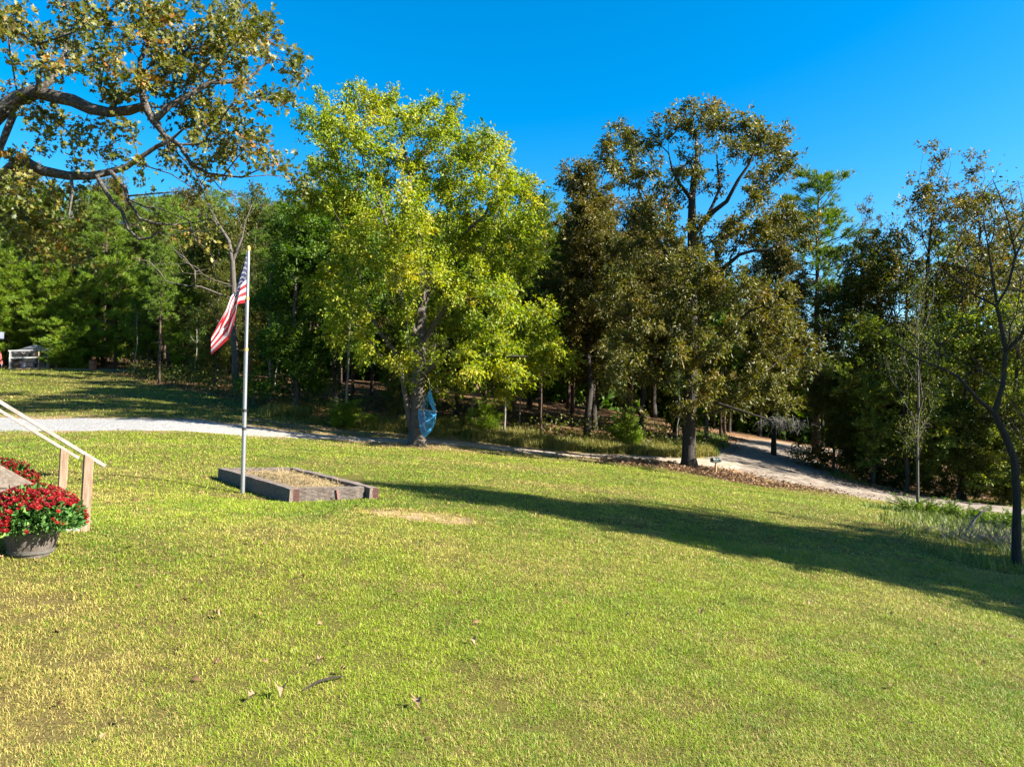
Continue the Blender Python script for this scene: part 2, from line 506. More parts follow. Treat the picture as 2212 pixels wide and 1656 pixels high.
# ------------------------------------------------------------------ trees
def mst(trunk_lines, pts, bf=0.5):
    """grow a branching skeleton from hand drawn limb lines to every attractor point.
    trunk_lines: list of (points (n,3), radii (n,)); first is the trunk. Returns pos, parent, forced radius, is_tip"""
    pos, par, rad, plen = [], [], [], []
    for L, R in trunk_lines:
        L = np.asarray(L, float)
        R = np.asarray(R, float)
        base = -1
        if pos:
            d = np.linalg.norm(np.array(pos) - L[0], axis=1)
            base = int(d.argmin())
        prev = base
        for i, (p, r) in enumerate(zip(L, R)):
            if i == 0 and base >= 0 and np.linalg.norm(np.array(pos[base]) - p) < 0.02:
                prev = base
                continue
            pos.append(p); rad.append(r); par.append(prev)
            plen.append((plen[prev] + np.linalg.norm(p - pos[prev])) if prev >= 0 else 0.0)
            prev = len(pos) - 1
    nt_ = len(pos)
    first = 0
    N = len(pts)
    allp = np.vstack([np.array(pos), pts])
    par = np.concatenate([np.array(par, int), np.full(N, -1)])
    rad = np.concatenate([np.array(rad), np.zeros(N)])
    PL = np.concatenate([np.array(plen), np.full(N, np.inf)])
    # Prim with path-length penalty
    D = np.linalg.norm(pts[:, None] - allp[None, :nt_], axis=2) + bf * PL[None, :nt_]
    skip = np.array([p[2] for p in allp[:nt_]]) < allp[0][2] + 0.25 * (pts[:, 2].min() - allp[0][2])
    if skip.sum() < nt_ - 2: D[:, skip] += 6.0
    bp = D.argmin(1)
    bc = D[np.arange(N), bp]
    left = np.ones(N, bool)
    for _ in range(N):
        c = np.where(left, bc, np.inf)
        k = int(c.argmin())
        g = nt_ + k
        par[g] = bp[k]
        PL[g] = PL[bp[k]] + np.linalg.norm(allp[g] - allp[bp[k]])
        left[k] = False
        cost = np.linalg.norm(pts - pts[k], axis=1) + bf * PL[g]
        m = left & (cost < bc)
        bc[m] = cost[m]
        bp[m] = g
    return allp, par, rad, nt_

def tree_skeleton(trunk_lines, pts, bf=0.5, r_tip=0.008, power=0.48, jitter=0.06, smooth_it=2):
    P, par, rad, nt_ = mst(trunk_lines, pts, bf)
    n = len(P)
    # order by distance from the root so that parents come first
    kids = [[] for _ in range(n)]
    for i, p in enumerate(par):
        if p >= 0: kids[p].append(i)
    order, st = [], [i for i in range(n) if par[i] < 0]
    while st:
        i = st.pop()
        order.append(i)
        st += kids[i]
    cnt = np.zeros(n)
    for i in reversed(order):
        if not kids[i]: cnt[i] = 1
        if par[i] >= 0: cnt[par[i]] += cnt[i]
    R = r_tip * np.maximum(cnt, 1) ** power
    R[:nt_] = np.maximum(rad[:nt_], np.minimum(R[:nt_], rad[:nt_] * 1.1 + 0.01))
    for i in order:
        if par[i] >= 0 and i >= nt_: R[i] = min(R[i], R[par[i]] * 0.85)
    for _ in range(smooth_it):
        Q = P.copy()
        for i in range(nt_, n):
            if kids[i] and par[i] >= 0:
                Q[i] = 0.5 * P[i] + 0.25 * P[par[i]] + 0.25 * P[kids[i]].mean(0)
        P = Q
    return P, par, R, kids, nt_, cnt

def wood_mesh(name, P, par, R, kids, nt_, mat, jitter=0.05, min_r=0.0):
    VV, FF, base = [], [], 0
    done = set()
    roots = [i for i in range(len(P)) if par[i] < 0]
    stack = [(r, -1) for r in roots]
    while stack:
        i, p = stack.pop()
        chain = ([p] if p >= 0 else []) + [i]
        while kids[chain[-1]]:
            ks = sorted(kids[chain[-1]], key=lambda k: -R[k])
            for k in ks[1:]: stack.append((k, chain[-1]))
            chain.append(ks[0])
        if len(chain) < 2: continue
        C = P[chain]
        r = R[chain].copy()
        if p >= 0: r[0] = min(R[p], r[1] * 1.25)
        # subdivide with a gentle wobble
        C2, r2 = [C[0]], [r[0]]
        for a in range(len(C) - 1):
            L = np.linalg.norm(C[a + 1] - C[a])
            ns = max(1, min(4, int(L / (0.35 + 6 * r[a]))))
            for s in range(1, ns + 1):
                t = s / ns
                q = C[a] * (1 - t) + C[a + 1] * t
                if s < ns: q = q + rng.normal(0, jitter * min(L, 1.0) * 0.5, 3)
                C2.append(q); r2.append(r[a] * (1 - t) + r[a + 1] * t)
        C2, r2 = np.array(C2), np.array(r2)
        if r2.max() < min_r: continue
        n = 10 if r2.max() > 0.12 else 6 if r2.max() > 0.035 else 3
        T = np.gradient(C2, axis=0)
        T /= np.linalg.norm(T, axis=1)[:, None] + 1e-9
        u = np.array([1.0, 0, 0]) if abs(T[0][0]) < 0.8 else np.array([0, 1.0, 0])
        ring = np.empty((len(C2), n, 3))
        ang = np.arange(n) * 2 * math.pi / n
        for a in range(len(C2)):
            u = u - T[a] * (u @ T[a])
            u /= np.linalg.norm(u) + 1e-9
            v = np.cross(T[a], u)
            wob = 1 + (rng.normal(0, 0.05, n) if n >= 10 else 0)
            ring[a] = C2[a] + (np.cos(ang)[:, None] * u + np.sin(ang)[:, None] * v) * (r2[a] * wob)[..., None] if n >= 10 else C2[a] + (np.cos(ang)[:, None] * u + np.sin(ang)[:, None] * v) * r2[a]
        VV.append(ring.reshape(-1, 3))
        ii = base + np.arange(len(C2) * n).reshape(len(C2), n)
        jj = np.roll(ii, -1, 1)
        FF.append(np.stack([ii[:-1], jj[:-1], jj[1:], ii[1:]], -1).reshape(-1, 4))
        base += len(C2) * n
    return np_mesh(name, np.vstack(VV), [np.vstack(FF)], mat, smooth=True)

LEAF4 = (np.array([[0, 0, 0], [0.45, 0.5, 0.16], [1, 0, -0.05], [0.45, -0.5, 0.16]]), np.array([[0, 1, 2], [0, 2, 3]]))
LOBED = (np.array([[0, 0, 0], [0.25, 0.12, 0.03], [0.30, 0.42, 0.10], [0.48, 0.16, 0.04], [0.62, 0.50, 0.12], [0.74, 0.17, 0.03], [1, 0.0, -0.06],
                   [0.74, -0.17, 0.03], [0.62, -0.50, 0.12], [0.48, -0.16, 0.04], [0.30, -0.42, 0.10], [0.25, -0.12, 0.03]]),
         np.array([[0, 1, 11], [1, 2, 3], [1, 3, 9], [1, 9, 11], [11, 9, 10], [3, 4, 5], [3, 5, 7], [3, 7, 9], [9, 7, 8], [5, 6, 7]]))
def leaves_mesh(name, C, axis, size, aspect, mat, tint, tpl=LEAF4, droop=0.4, upbias=0.4, srand=0.3):
    """C (n,3) leaf bases, axis (n,3) preferred directions"""
    n = len(C)
    tv, tf = tpl
    a = axis + rng.normal(0, 0.55, (n, 3)) + np.array([0, 0, -droop])
    a /= np.linalg.norm(a, axis=1)[:, None] + 1e-9
    nn = rng.normal(0, 1, (n, 3)) + np.array([0, 0, upbias])
    b = np.cross(nn, a)
    b /= np.linalg.norm(b, axis=1)[:, None] + 1e-9
    c = np.cross(a, b)
    s = size * np.clip(1 + rng.normal(0, srand, n), 0.4, 1.9)
    V = (C[:, None] + s[:, None, None] * (tv[None, :, 0, None] * a[:, None] + aspect * tv[None, :, 1, None] * b[:, None] + tv[None, :, 2, None] * c[:, None]))
    k = len(tv)
    Fc = (np.arange(n) * k)[:, None, None] + tf[None]
    return np_mesh(name, V.reshape(-1, 3), [Fc.reshape(-1, 3)], mat, attrs={'tint': np.repeat(np.clip(tint, 0, 1), k)})

def leaf_points(P, par, tips, per, sigma):
    """scatter leaf bases round the outer nodes; axis points away from the parent"""
    if per < 20:
        i = np.repeat(tips, per)
        back = P[par[i]] - P[i]
        C = P[i] + back * rng.random(len(i))[:, None] * 0.6 + rng.normal(0, 1, (len(i), 3)) * sigma
        ax = C - P[i] - back * 0.3
        return C, ax / (np.linalg.norm(ax, axis=1)[:, None] + 1e-9), i
    # sprays: every outer node carries short twigs, the leaves sit along them
    nt2 = max(3, per // 13)
    tw_ = np.repeat(tips, nt2)
    out = P[tw_] - P[par[tw_]]
    out /= np.linalg.norm(out, axis=1)[:, None] + 1e-9
    dr = out * 0.75 + rng.normal(0, 0.62, (len(tw_), 3)) + np.array([0, 0, 0.15])
    dr /= np.linalg.norm(dr, axis=1)[:, None] + 1e-9
    ln = sigma * rng.uniform(1.0, 2.9, len(tw_))
    st_ = P[tw_] - (P[tw_] - P[par[tw_]]) * (rng.random(len(tw_)) * 0.5)[:, None]
    k = np.repeat(np.arange(len(tw_)), 13)
    s = rng.random(len(k)) ** 0.75
    C = st_[k] + dr[k] * (ln[k] * s)[:, None] + rng.normal(0, 0.035 + 0.10 * sigma, (len(k), 3)) - np.array([0, 0, 1.0]) * (0.25 * ln[k] * s * s)[:, None]
    ax = dr[k] + rng.normal(0, 0.25, (len(k), 3))
    return C, ax / (np.linalg.norm(ax, axis=1)[:, None] + 1e-9), tw_[k]

def tint_of(C, i, base=0.45, sd_leaf=0.16, sd_clump=0.14):
    cl = rng.normal(0, sd_clump, i.max() + 1)
    return base + cl[i] + rng.normal(0, sd_leaf, len(i)) + 0.25 * (fbm(C[:, 0] + C[:, 2], C[:, 1] - C[:, 2], 2.5, 2) - 0.5)

def blob_points(blobs, conv, d0, dsp, dens, seed, scale_px):
    """blobs: (x, y, r) drawn over the photograph; each becomes a ball at its own distance"""
    r_ = np.random.default_rng(seed)
    out = []
    for bx, by, br in blobs:
        px, py = conv(bx, by)
        d = d0 + r_.normal(0, 1) * dsp
        c = at(px, py, d)
        rw = br * scale_px / F * d
        n = max(3, int(dens * rw ** 2))
        v = r_.normal(0, 1, (n, 3))
        v /= np.linalg.norm(v, axis=1)[:, None]
        out.append(c + v * (rw * r_.random(n) ** (1 / 2.4))[:, None] * np.array([1, 1.25, 1]))
    return np.vstack(out)

def zoom(x0, y0, f): return lambda x, y: ((x0 + x / f) / 1.38879, (y0 + y / f) / 1.38879)

def limb(conv, pts, d, r0, r1, dd=None):
    """a limb traced as pixels with distances (d a number or a list)"""
    n = len(pts)
    ds = np.full(n, d) if not hasattr(d, '__len__') else np.interp(np.linspace(0, 1, n), np.linspace(0, 1, len(d)), d)
    return np.array([at(*conv(*p), q) for p, q in zip(pts, ds)]), np.linspace(r0, r1, n)

def make_tree(name, label, cat, lines, pts, bark, leafmat, per, sigma, size, aspect, group=None, bf=0.5, tpl=LEAF4,
              droop=0.4, upbias=0.4, base_t=0.45, r_tip=0.008, thin=1.0, jitter=0.05, power=0.48, root=None, tip_only=False, min_r=0.0):
    P, par, R, kids, nt_, cnt = tree_skeleton(lines, pts, bf, r_tip, power)
    root = Vector(P[0]) if root is None else root
    o = empty(name, root, label, cat, group)
    off = np.array(root)
    wm = wood_mesh('trunk', P - off, par, R, kids, nt_, bark, jitter, min_r)
    link('trunk', wm, o)
    tips = np.arange(nt_, len(P))
    tips = tips[(R[tips] < 0.05)]
    if tip_only: tips = tips[[not kids[t] for t in tips]]
    if thin < 1: tips = tips[rng.random(len(tips)) < thin]
    if len(tips) and per:
        C, ax, i = leaf_points(P, par, tips, per, sigma)
        lm = leaves_mesh('crown', C - off, ax, size, aspect, leafmat, tint_of(C, i, base_t), tpl, droop, upbias)
        link('crown', lm, o)
    return o

ID = lambda x, y: (x, y)
# --- the green maple in the middle
Z1 = zoom(800, 200, 1.38)
mb = [(240,190,90),(170,215,50),(400,170,100),(380,110,45),(560,210,110),(500,150,50),(680,170,40),(720,250,110),(770,190,45),(850,320,90),(925,300,40),(930,400,100),(1010,390,45),(1060,480,60),(1120,505,40),
      (300,330,150),(500,370,160),(700,430,160),(880,520,150),(1000,600,130),(1080,680,90),(200,420,90),(160,560,90),
      (350,560,160),(550,600,170),(750,660,160),(930,760,150),(1060,820,100),(400,780,150),(600,850,150),(800,900,140),(980,950,120),(1110,1030,100),(1180,1140,95),(1225,1215,60),
      (1050,1130,120),(900,1100,120),(750,1050,110),(600,1090,90),(560,1220,75),(700,1260,100),(850,1240,105),(980,1210,120),(1000,1320,70),(1120,1260,80),(740,1310,60),(620,1270,60),(350,1000,110),(260,900,110),(300,1120,80),(430,1180,70)]
base = at(*Z1(622, 1562), 32.0)
base[2] = hz(base[0], base[1]) - 0.1
st = [limb(Z1, [(625, 1480), (626, 1380), (630, 1200), (640, 1000), (640, 850), (605, 650), (590, 430), (560, 300)], [32, 32, 32, 32, 31.6, 31.5, 31.7, 32], 0.42, 0.05)]
st[0] = (np.vstack([base, st[0][0]]), np.concatenate([[0.46], [0.34, 0.32, 0.30, 0.22, 0.17, 0.12, 0.08, 0.04]]))
st.append(limb(Z1, [(600, 1520), (590, 1450), (566, 1310), (540, 1190), (470, 1100), (430, 1020), (380, 860), (340, 700)], [32, 31.9, 31.8, 31.8, 32], 0.16, 0.03))
st.append(limb(Z1, [(632, 1180), (600, 1080), (560, 950), (530, 800), (480, 600), (400, 400)], [32, 31.5, 31, 31], 0.20, 0.04))
st.append(limb(Z1, [(638, 1010), (700, 820), (800, 700), (900, 620), (950, 520)], [32, 32.5, 33, 33], 0.18, 0.04))
st.append(limb(Z1, [(640, 1150), (740, 1000), (860, 960), (1000, 900)], [32, 30.5, 29.5], 0.14, 0.03))
st.append(limb(Z1, [(630, 1290), (760, 1180), (900, 1190), (1080, 1200)], [32, 31, 30, 29.5], 0.13, 0.03))
pts = blob_points(mb, Z1, 32.0, 2.2, 13, 3, 0.5218)
make_tree('maple_tree', 'big yellow green maple beside the gravel drive with a blue hammock on it', 'tree', st, pts, M_BARK_GREY, M_MAPLE, 165, 0.29, 0.12, 0.60, base_t=0.52, droop=0.6, upbias=0.9)

# --- the tall oak by the mailbox
Z2 = zoom(1600, 300, 2.07)
ob = [(550,190,80),(480,270,75),(480,370,75),(620,270,90),(720,200,80),(880,110,75),(960,90,70),(1065,60,55),(1160,90,55),(1000,150,90),(1150,180,100),(1290,140,80),(1400,190,90),(1500,190,75),(1250,270,100),(1400,290,100),(1520,300,85),(1600,385,65),(1555,450,50),(1430,410,80),(1400,510,60),(600,400,95),(700,430,85),(520,460,60),(800,540,35),(930,360,60),(930,430,50),(1040,450,55),(1150,510,50),(890,570,40),(640,540,40),
      (780,640,60),(700,720,85),(850,710,80),(760,800,85),(880,850,95),(1150,820,100),(1050,760,45),(1300,800,100),(1450,780,100),(1420,620,70),(1560,650,70),(1600,720,85),(1690,800,90),(1640,900,70),(1400,900,70),(1250,910,60),(1060,880,70),(1340,590,50),
      (560,900,100),(600,1000,110),(750,1000,95),(900,1020,95),(1100,1000,90),(1300,1150,110),(1150,1130,95),(1450,1150,100),(1560,1250,100),(1590,1380,100),(1680,1480,90),(1450,1350,110),(1300,1300,95),(520,1150,110),(650,1180,95),(850,1200,90),(460,1300,90),(600,1450,100),(500,1550,90),(700,1550,100),(900,1500,90),(1050,1400,90),(1200,1480,100),(1400,1520,110),(1540,1580,100),(1690,1600,80)]
Z3 = zoom(1800, 700, 2.548)
ob3 = [(200,1000,120),(350,1060,90),(550,1060,90),(700,1310,55),(630,1330,45),(850,1200,110),(1000,1250,110),(1200,1100,140),(1350,1000,140),(1400,1250,100),(860,1370,55),(1090,1340,60),(100,1150,80),(1300,1330,70),(150,1250,70)]
base = at(1489, 1016, 33.0)
base[2] = hz(base[0], base[1]) - 0.1
t0 = limb(Z2, [(985, 1650), (985, 1400), (986, 1150), (986, 960), (985, 780), (985, 610), (1000, 450), (1015, 330), (1010, 230), (1030, 130)], 33.0, 0.36, 0.05)
st = [(np.vstack([base, at(1488, 985, 33), at(1489, 900, 33), t0[0]]), np.concatenate([[0.46, 0.32, 0.30], [0.285, 0.265, 0.235, 0.20, 0.20, 0.16, 0.12, 0.09, 0.06, 0.03]]))]
st.append(limb(Z2, [(985, 620), (900, 510), (860, 420), (840, 330)], [33, 32.5, 32], 0.10, 0.03))
st.append(limb(Z2, [(990, 850), (1040, 780), (1120, 690), (1200, 630), (1270, 500), (1340, 400), (1370, 320)], [33, 32.4, 31.8, 31.5], 0.15, 0.04))
st.append(limb(Z2, [(1080, 720), (1120, 640), (1160, 540), (1145, 440), (1140, 340)], [32.5, 32.8, 33.2], 0.09, 0.03))
st.append(limb(Z2, [(986, 1180), (1210, 1020), (1280, 960), (1370, 935), (1450, 930), (1600, 860)], [33, 32, 31, 31], 0.11, 0.03))
st.append(limb(Z2, [(986, 1110), (830, 970), (790, 890), (740, 800), (690, 650), (655, 560), (660, 480)], [33, 34, 34.5], 0.11, 0.03))
st.append(limb(Z3, [(705, 790), (550, 745), (450, 735), (350, 690), (220, 650), (100, 600)], [33, 32, 31.5], 0.10, 0.03))
st.append(limb(Z3, [(705, 1060), (850, 905), (950, 810), (1080, 650), (1150, 590), (1250, 555)], [33, 31.5, 30.5], 0.12, 0.03))
st.append(limb(Z3, [(715, 1130), (790, 1230), (870, 1290), (1000, 1330), (1200, 1395), (1330, 1430), (1420, 1470)], [33, 31.5, 30.2, 30], 0.085, 0.02))
ob4 = [(960, 980, 100), (1060, 1080, 110), (900, 1120, 100), (1010, 1230, 110), (920, 1340, 100), (1080, 1330, 90), (980, 1460, 110), (860, 1560, 90), (1080, 1560, 100), (960, 1640, 90), (1160, 1240, 90), (780, 1300, 100), (1250, 1400, 90), (700, 1420, 90)]
pts = np.vstack([blob_points(ob4, Z2, 30.8, 0.6, 13, 9, 0.3479), blob_points(ob, Z2, 33.0, 2.0, 15, 7, 0.3479), blob_points(ob3, Z3, 32.5, 1.8, 20, 8, 0.2826)])
oak = make_tree('oak_tree', 'tall dark oak with brownish green leaves standing beside the mailbox', 'tree', st, pts, M_BARK_DARK, M_OAK, 150, 0.25, 0.15, 0.40, base_t=0.5, droop=0.5, upbias=0.9)

# dead twig bunch hanging from the low limb of the oak
tw = MB()
c0 = at(*Z3(1410, 1445), 30.0) - np.array(oak.location)
for k in range(150):
    a = c0 + np.array([rng.normal(0, 0.42), rng.normal(0, 0.3), rng.normal(0.05, 0.10)])
    th, ln = rng.uniform(0, 2 * math.pi), rng.uniform(0.25, 0.75)
    d1 = np.array([math.cos(th) * 0.75, math.sin(th) * 0.5, rng.normal(-0.1, 0.3)])
    m1 = a + d1 * ln * 0.5
    e = a + d1 * ln * 0.85 + np.array([rng.normal(0, 0.08), rng.normal(0, 0.08), -rng.uniform(0.1, 0.6) * ln])
    tw.tube([a, m1, e], [0.008, 0.006, 0.004], 3)
    tw.tube([m1, m1 + rng.normal(0, 0.14, 3) - np.array([0, 0, 0.12])], [0.005, 0.003], 3)
M_TWIG = m_noise('dead_twig', [(0.3, (0.035, 0.032, 0.028)), (0.7, (0.10, 0.094, 0.085))], 6, 0.9, 0)
tw.build('dead_twigs', M_TWIG, oak)

# --- the near oak whose limbs reach in from the left
Z0 = zoom(0, 0, 2.208)
lb = [(100,150,160),(60,60,100),(450,100,120),(400,200,80),(650,90,170),(900,110,200),(1150,150,210),(1400,140,210),(1640,90,140),(1740,230,130),(1650,180,120),(1880,380,90),(1960,430,80),(1920,560,75),(1820,700,65),(1790,640,50),(1550,360,200),(1300,400,220),(1050,410,200),(800,420,180),(560,380,140),(150,270,140),(250,380,110),(80,540,80),(330,470,80),(680,570,110),(900,620,110),(1200,600,180),(1430,640,150),(1640,560,70),(1330,800,140),(1450,930,180),(1640,950,140),(1760,1000,100),(340,760,120),(480,860,110),(330,930,70),(200,700,60),(700,830,60),(850,840,80),(1100,980,110),(1300,1090,110),(1480,1080,90),(900,1060,80),(700,1040,80),(480,1060,80),(200,1120,130),(90,1280,140),(300,1320,130),(470,1290,90),(240,1480,180),(90,1480,140),(480,1420,60),(1390,1530,70),(1300,1480,50),(1850,1090,60),(1950,1190,45),(1050,1500,30),(1230,1530,30),(320,1640,120),(600,1750,80),(150,1640,110)]
M_BARK_LIMB = m_noise('bark_limb', [(0.35, (0.018, 0.015, 0.012)), (0.55, (0.075, 0.066, 0.055)), (0.72, (0.19, 0.175, 0.15))], 4.5, 0.9, 1.0, (4, 4, 4), bscale=11)
tl = [(np.array([[-15.2, 14.6, hz(-15.2, 14.6) - 0.2], [-15.0, 14.7, 2.6], [-14.2, 14.9, 4.3], [-13.0, 15.0, 5.3]]), np.array([0.62, 0.46, 0.42, 0.34]))]
tl.append(limb(Z0, [(-330, 1060), (-140, 880), (0, 745), (120, 650), (240, 610), (360, 640), (480, 665), (600, 720), (720, 745), (850, 735), (960, 700)], [15, 15, 14.8, 14.4], 0.185, 0.085))
tl.append(limb(Z0, [(960, 700), (930, 560), (925, 400), (990, 300), (1050, 200)], [14.4, 14.4, 14.8], 0.08, 0.02))
tl.append(limb(Z0, [(240, 610), (330, 540), (390, 430), (440, 330), (430, 230), (560, 180), (650, 110)], [14.8, 15.2, 15.6], 0.085, 0.02))
tl.append(limb(Z0, [(960, 700), (1010, 800), (1100, 905), (1190, 960), (1270, 1090), (1380, 1150), (1600, 1175), (1780, 1160)], [14.4, 14.2, 14], 0.07, 0.012))
tl.append(limb(Z0, [(960, 700), (1040, 790), (1120, 700), (1250, 640), (1390, 545), (1560, 540), (1640, 530), (1740, 440), (1810, 390)], [14.4, 14.8, 15.2], 0.085, 0.015))
tl.append(limb(Z0, [(-280, 1330), (-120, 1290), (0, 1200), (70, 1120), (150, 1050), (200, 1090), (280, 1130), (450, 1165), (600, 1165), (720, 1140), (830, 1110), (920, 1050), (1040, 970), (1140, 920), (1220, 850)], [14.5, 14.3, 14, 13.8], 0.155, 0.02))
tl.append(limb(Z0, [(735, 1140), (830, 1250), (850, 1330), (930, 1450), (1030, 1480), (1170, 1490), (1280, 1470)], [13.9, 13.7, 13.5], 0.05, 0.012))
tl.append(limb(Z0, [(640, 1165), (740, 1330), (810, 1400), (850, 1520), (920, 1585), (1000, 1575), (1050, 1530)], [13.9, 13.6], 0.045, 0.018))
tl.append(limb(Z0, [(90, 760), (40, 880), (10, 960), (-20, 1060)], [15, 15], 0.08, 0.05))
tl.append(limb(Z0, [(470, 1165), (480, 1260), (455, 1440)], [14, 13.9], 0.035, 0.018))
tl.append(limb(Z0, [(850, 1300), (1000, 1285), (1180, 1270), (1300, 1300)], [13.7, 13.4], 0.022, 0.01))
tl.append(limb(Z0, [(850, 1320), (960, 1370), (1060, 1380), (1180, 1430)], [13.7, 13.4], 0.022, 0.01))
for q_ in ([(1180, 1430), (1290, 1480), (1380, 1450), (1480, 1500)], [(1050, 1540), (1140, 1560), (1250, 1520), (1340, 1540)], [(1250, 1470), (1300, 1600), (1360, 1640)], [(1270, 1090), (1330, 1230), (1390, 1380), (1440, 1500)],
           [(1380, 1150), (1460, 1250), (1560, 1300), (1640, 1290)], [(1100, 905), (1130, 1040), (1240, 1180), (1290, 1290)], [(900, 1060), (1000, 1110), (1130, 1150), (1270, 1240), (1400, 1290)], [(1600, 1175), (1700, 1130), (1800, 1090)], [(1480, 1165), (1560, 1060), (1640, 960)]):
    tl.append(limb(Z0, q_, [13.8, 13.5], 0.018, 0.007))
pts = blob_points(lb, Z0, 14.6, 1.1, 48, 21, 0.3261)
make_tree('overhanging_oak', 'near oak reaching in from the left with thick limbs and rusty lobed leaves', 'tree', tl, pts, M_BARK_LIMB, M_AUTUMN, 39, 0.14, 0.115, 0.72, bf=0.35, tpl=LOBED, base_t=0.52, droop=0.35, upbias=0.3, r_tip=0.008, jitter=0.10)

# --- the leaning half bare tree in the right foreground
Z5 = zoom(2300, 450, 1.325)
base = at(2195, 1218, 14.0)
base[2] = hz(base[0], base[1]) - 0.1
a0, r0 = limb(Z5, [(995, 1400), (985, 1230), (945, 1130), (905, 1045), (940, 930), (950, 800), (925, 660), (912, 620)], [14, 14, 14, 14], 0.1, 0.05)
st = [(np.vstack([base, a0]), np.array([0.10, 0.078, 0.073, 0.068, 0.064, 0.048, 0.04, 0.032, 0.028]))]
st.append(limb(Z5, [(905, 1045), (830, 980), (760, 900), (680, 860), (600, 830), (500, 760), (440, 730)], [14, 13.7, 13.4], 0.042, 0.008))
st.append(limb(Z5, [(912, 620), (830, 580), (740, 510), (660, 450)], [14, 14.3], 0.03, 0.01))
st.append(limb(Z5, [(912, 620), (960, 540), (990, 420), (960, 280), (930, 190), (900, 120)], [14, 13.8], 0.03, 0.008))
st.append(limb(Z5, [(950, 800), (1010, 740), (1080, 620), (1100, 420)], [14, 13.6], 0.04, 0.015))
st.append(limb(Z5, [(920, 640), (900, 520), (880, 380), (860, 260)], [14, 14.5], 0.022, 0.008))
rb = [(950,150,110),(1000,220,100),(870,260,80),(980,320,100),(880,400,90),(1000,430,100),(780,430,80),(700,470,70),(850,520,80),(960,560,80),(1040,560,90),(760,560,60),(980,700,80),(1040,720,80),(1060,300,90),(1080,180,90),(620,760,90),(520,720,80),(720,800,80),(560,840,70),(680,700,80),(800,850,70),(820,700,80),(470,690,60),(700,960,60)]
pts = blob_points(rb, Z5, 14.0, 1.0, 48, 33, 0.5434)
make_tree('leaning_tree', 'thin half bare tree at the right edge with a forked leaning trunk', 'tree', st, pts, M_BARK_DARK, M_OLIVE, 8, 0.15, 0.065, 0.5, bf=0.35, base_t=0.5, r_tip=0.0065, thin=0.85, jitter=0.1)
# ------------------------------------------------------------------ kinds of forest tree, built once each and copied
def copy_tree(src, loc, rz, sc, label, cat, group, tilt=0.0):
    o = src.copy()
    COL.objects.link(o)
    o.location = loc
    o.rotation_euler = (tilt, 0, rz)
    o.scale = sc if hasattr(sc, '__len__') else (sc, sc, sc)
    tag(o, label, cat, group)
    for ch in src.children:
        c = ch.copy()
        COL.objects.link(c)
        c.parent = o
        for g in ch.children:
            d = g.copy()
            COL.objects.link(d)
            d.parent = c
    return o

def wobble_trunk(h, r0, r1, n=9, amp=0.12, lean=0.0):
    z = np.linspace(0, h, n)
    x = np.cumsum(rng.normal(0, amp, n)) * 0.5
    y = np.cumsum(rng.normal(0, amp, n)) * 0.5
    x -= x[0]; y -= y[0]
    r = np.interp(z / h, [0, 0.04, 0.5, 1.0], [r0 * 1.35, r0, r0 * 0.6 + r1 * 0.4, r1])
    P = np.column_stack([x + lean * z, y, z])
    P[0, 2] = -0.3
    return P, r

KINDS = {}
def broad_kind(key, name, h, c0, wid, n_att, bark, leafmat, per, sigma, size, aspect, base_t=0.45, lobes=9, r0=0.2, thin=1.0, droop=0.5, hole=0.0, tip_only=False, bf=0.5):
    T = wobble_trunk(h * 0.86, r0, 0.03)
    L = []
    for k in range(lobes):
        z = h * (c0 + (1 - c0) * (k + 0.5) / lobes)
        prof = math.sin(math.pi * min(1.0, 0.18 + 0.80 * (k + 0.5) / lobes)) ** 0.8
        for q in range(2):
            th = k * 2.4 + q * math.pi + rng.normal(0, 0.5)
            rr = wid * prof * rng.uniform(0.35, 0.8)
            L.append((rr * math.cos(th), rr * math.sin(th), z + rng.normal(0, 0.04 * h), wid * rng.uniform(0.28, 0.48)))
    L.append((0, 0, h * 0.93, wid * 0.35))
    pts = []
    wsum = sum(l[3] ** 2 for l in L)
    for a, b, c, r in L:
        m = max(3, int(n_att * r * r / wsum))
        v = rng.normal(0, 1, (m, 3))
        v /= np.linalg.norm(v, axis=1)[:, None]
        pts.append(np.array([a, b, c]) + v * (r * rng.random(m) ** (1 / 2.2))[:, None] * np.array([1, 1, 0.8]))
    o = make_tree(name, None, None, [T], np.vstack(pts), bark, leafmat, per, sigma, size, aspect, base_t=base_t, thin=thin, droop=droop, upbias=0.8, root=Vector((0, 0, 0)), tip_only=tip_only, bf=bf, r_tip=0.009)
    KINDS[key] = [o, h, False]

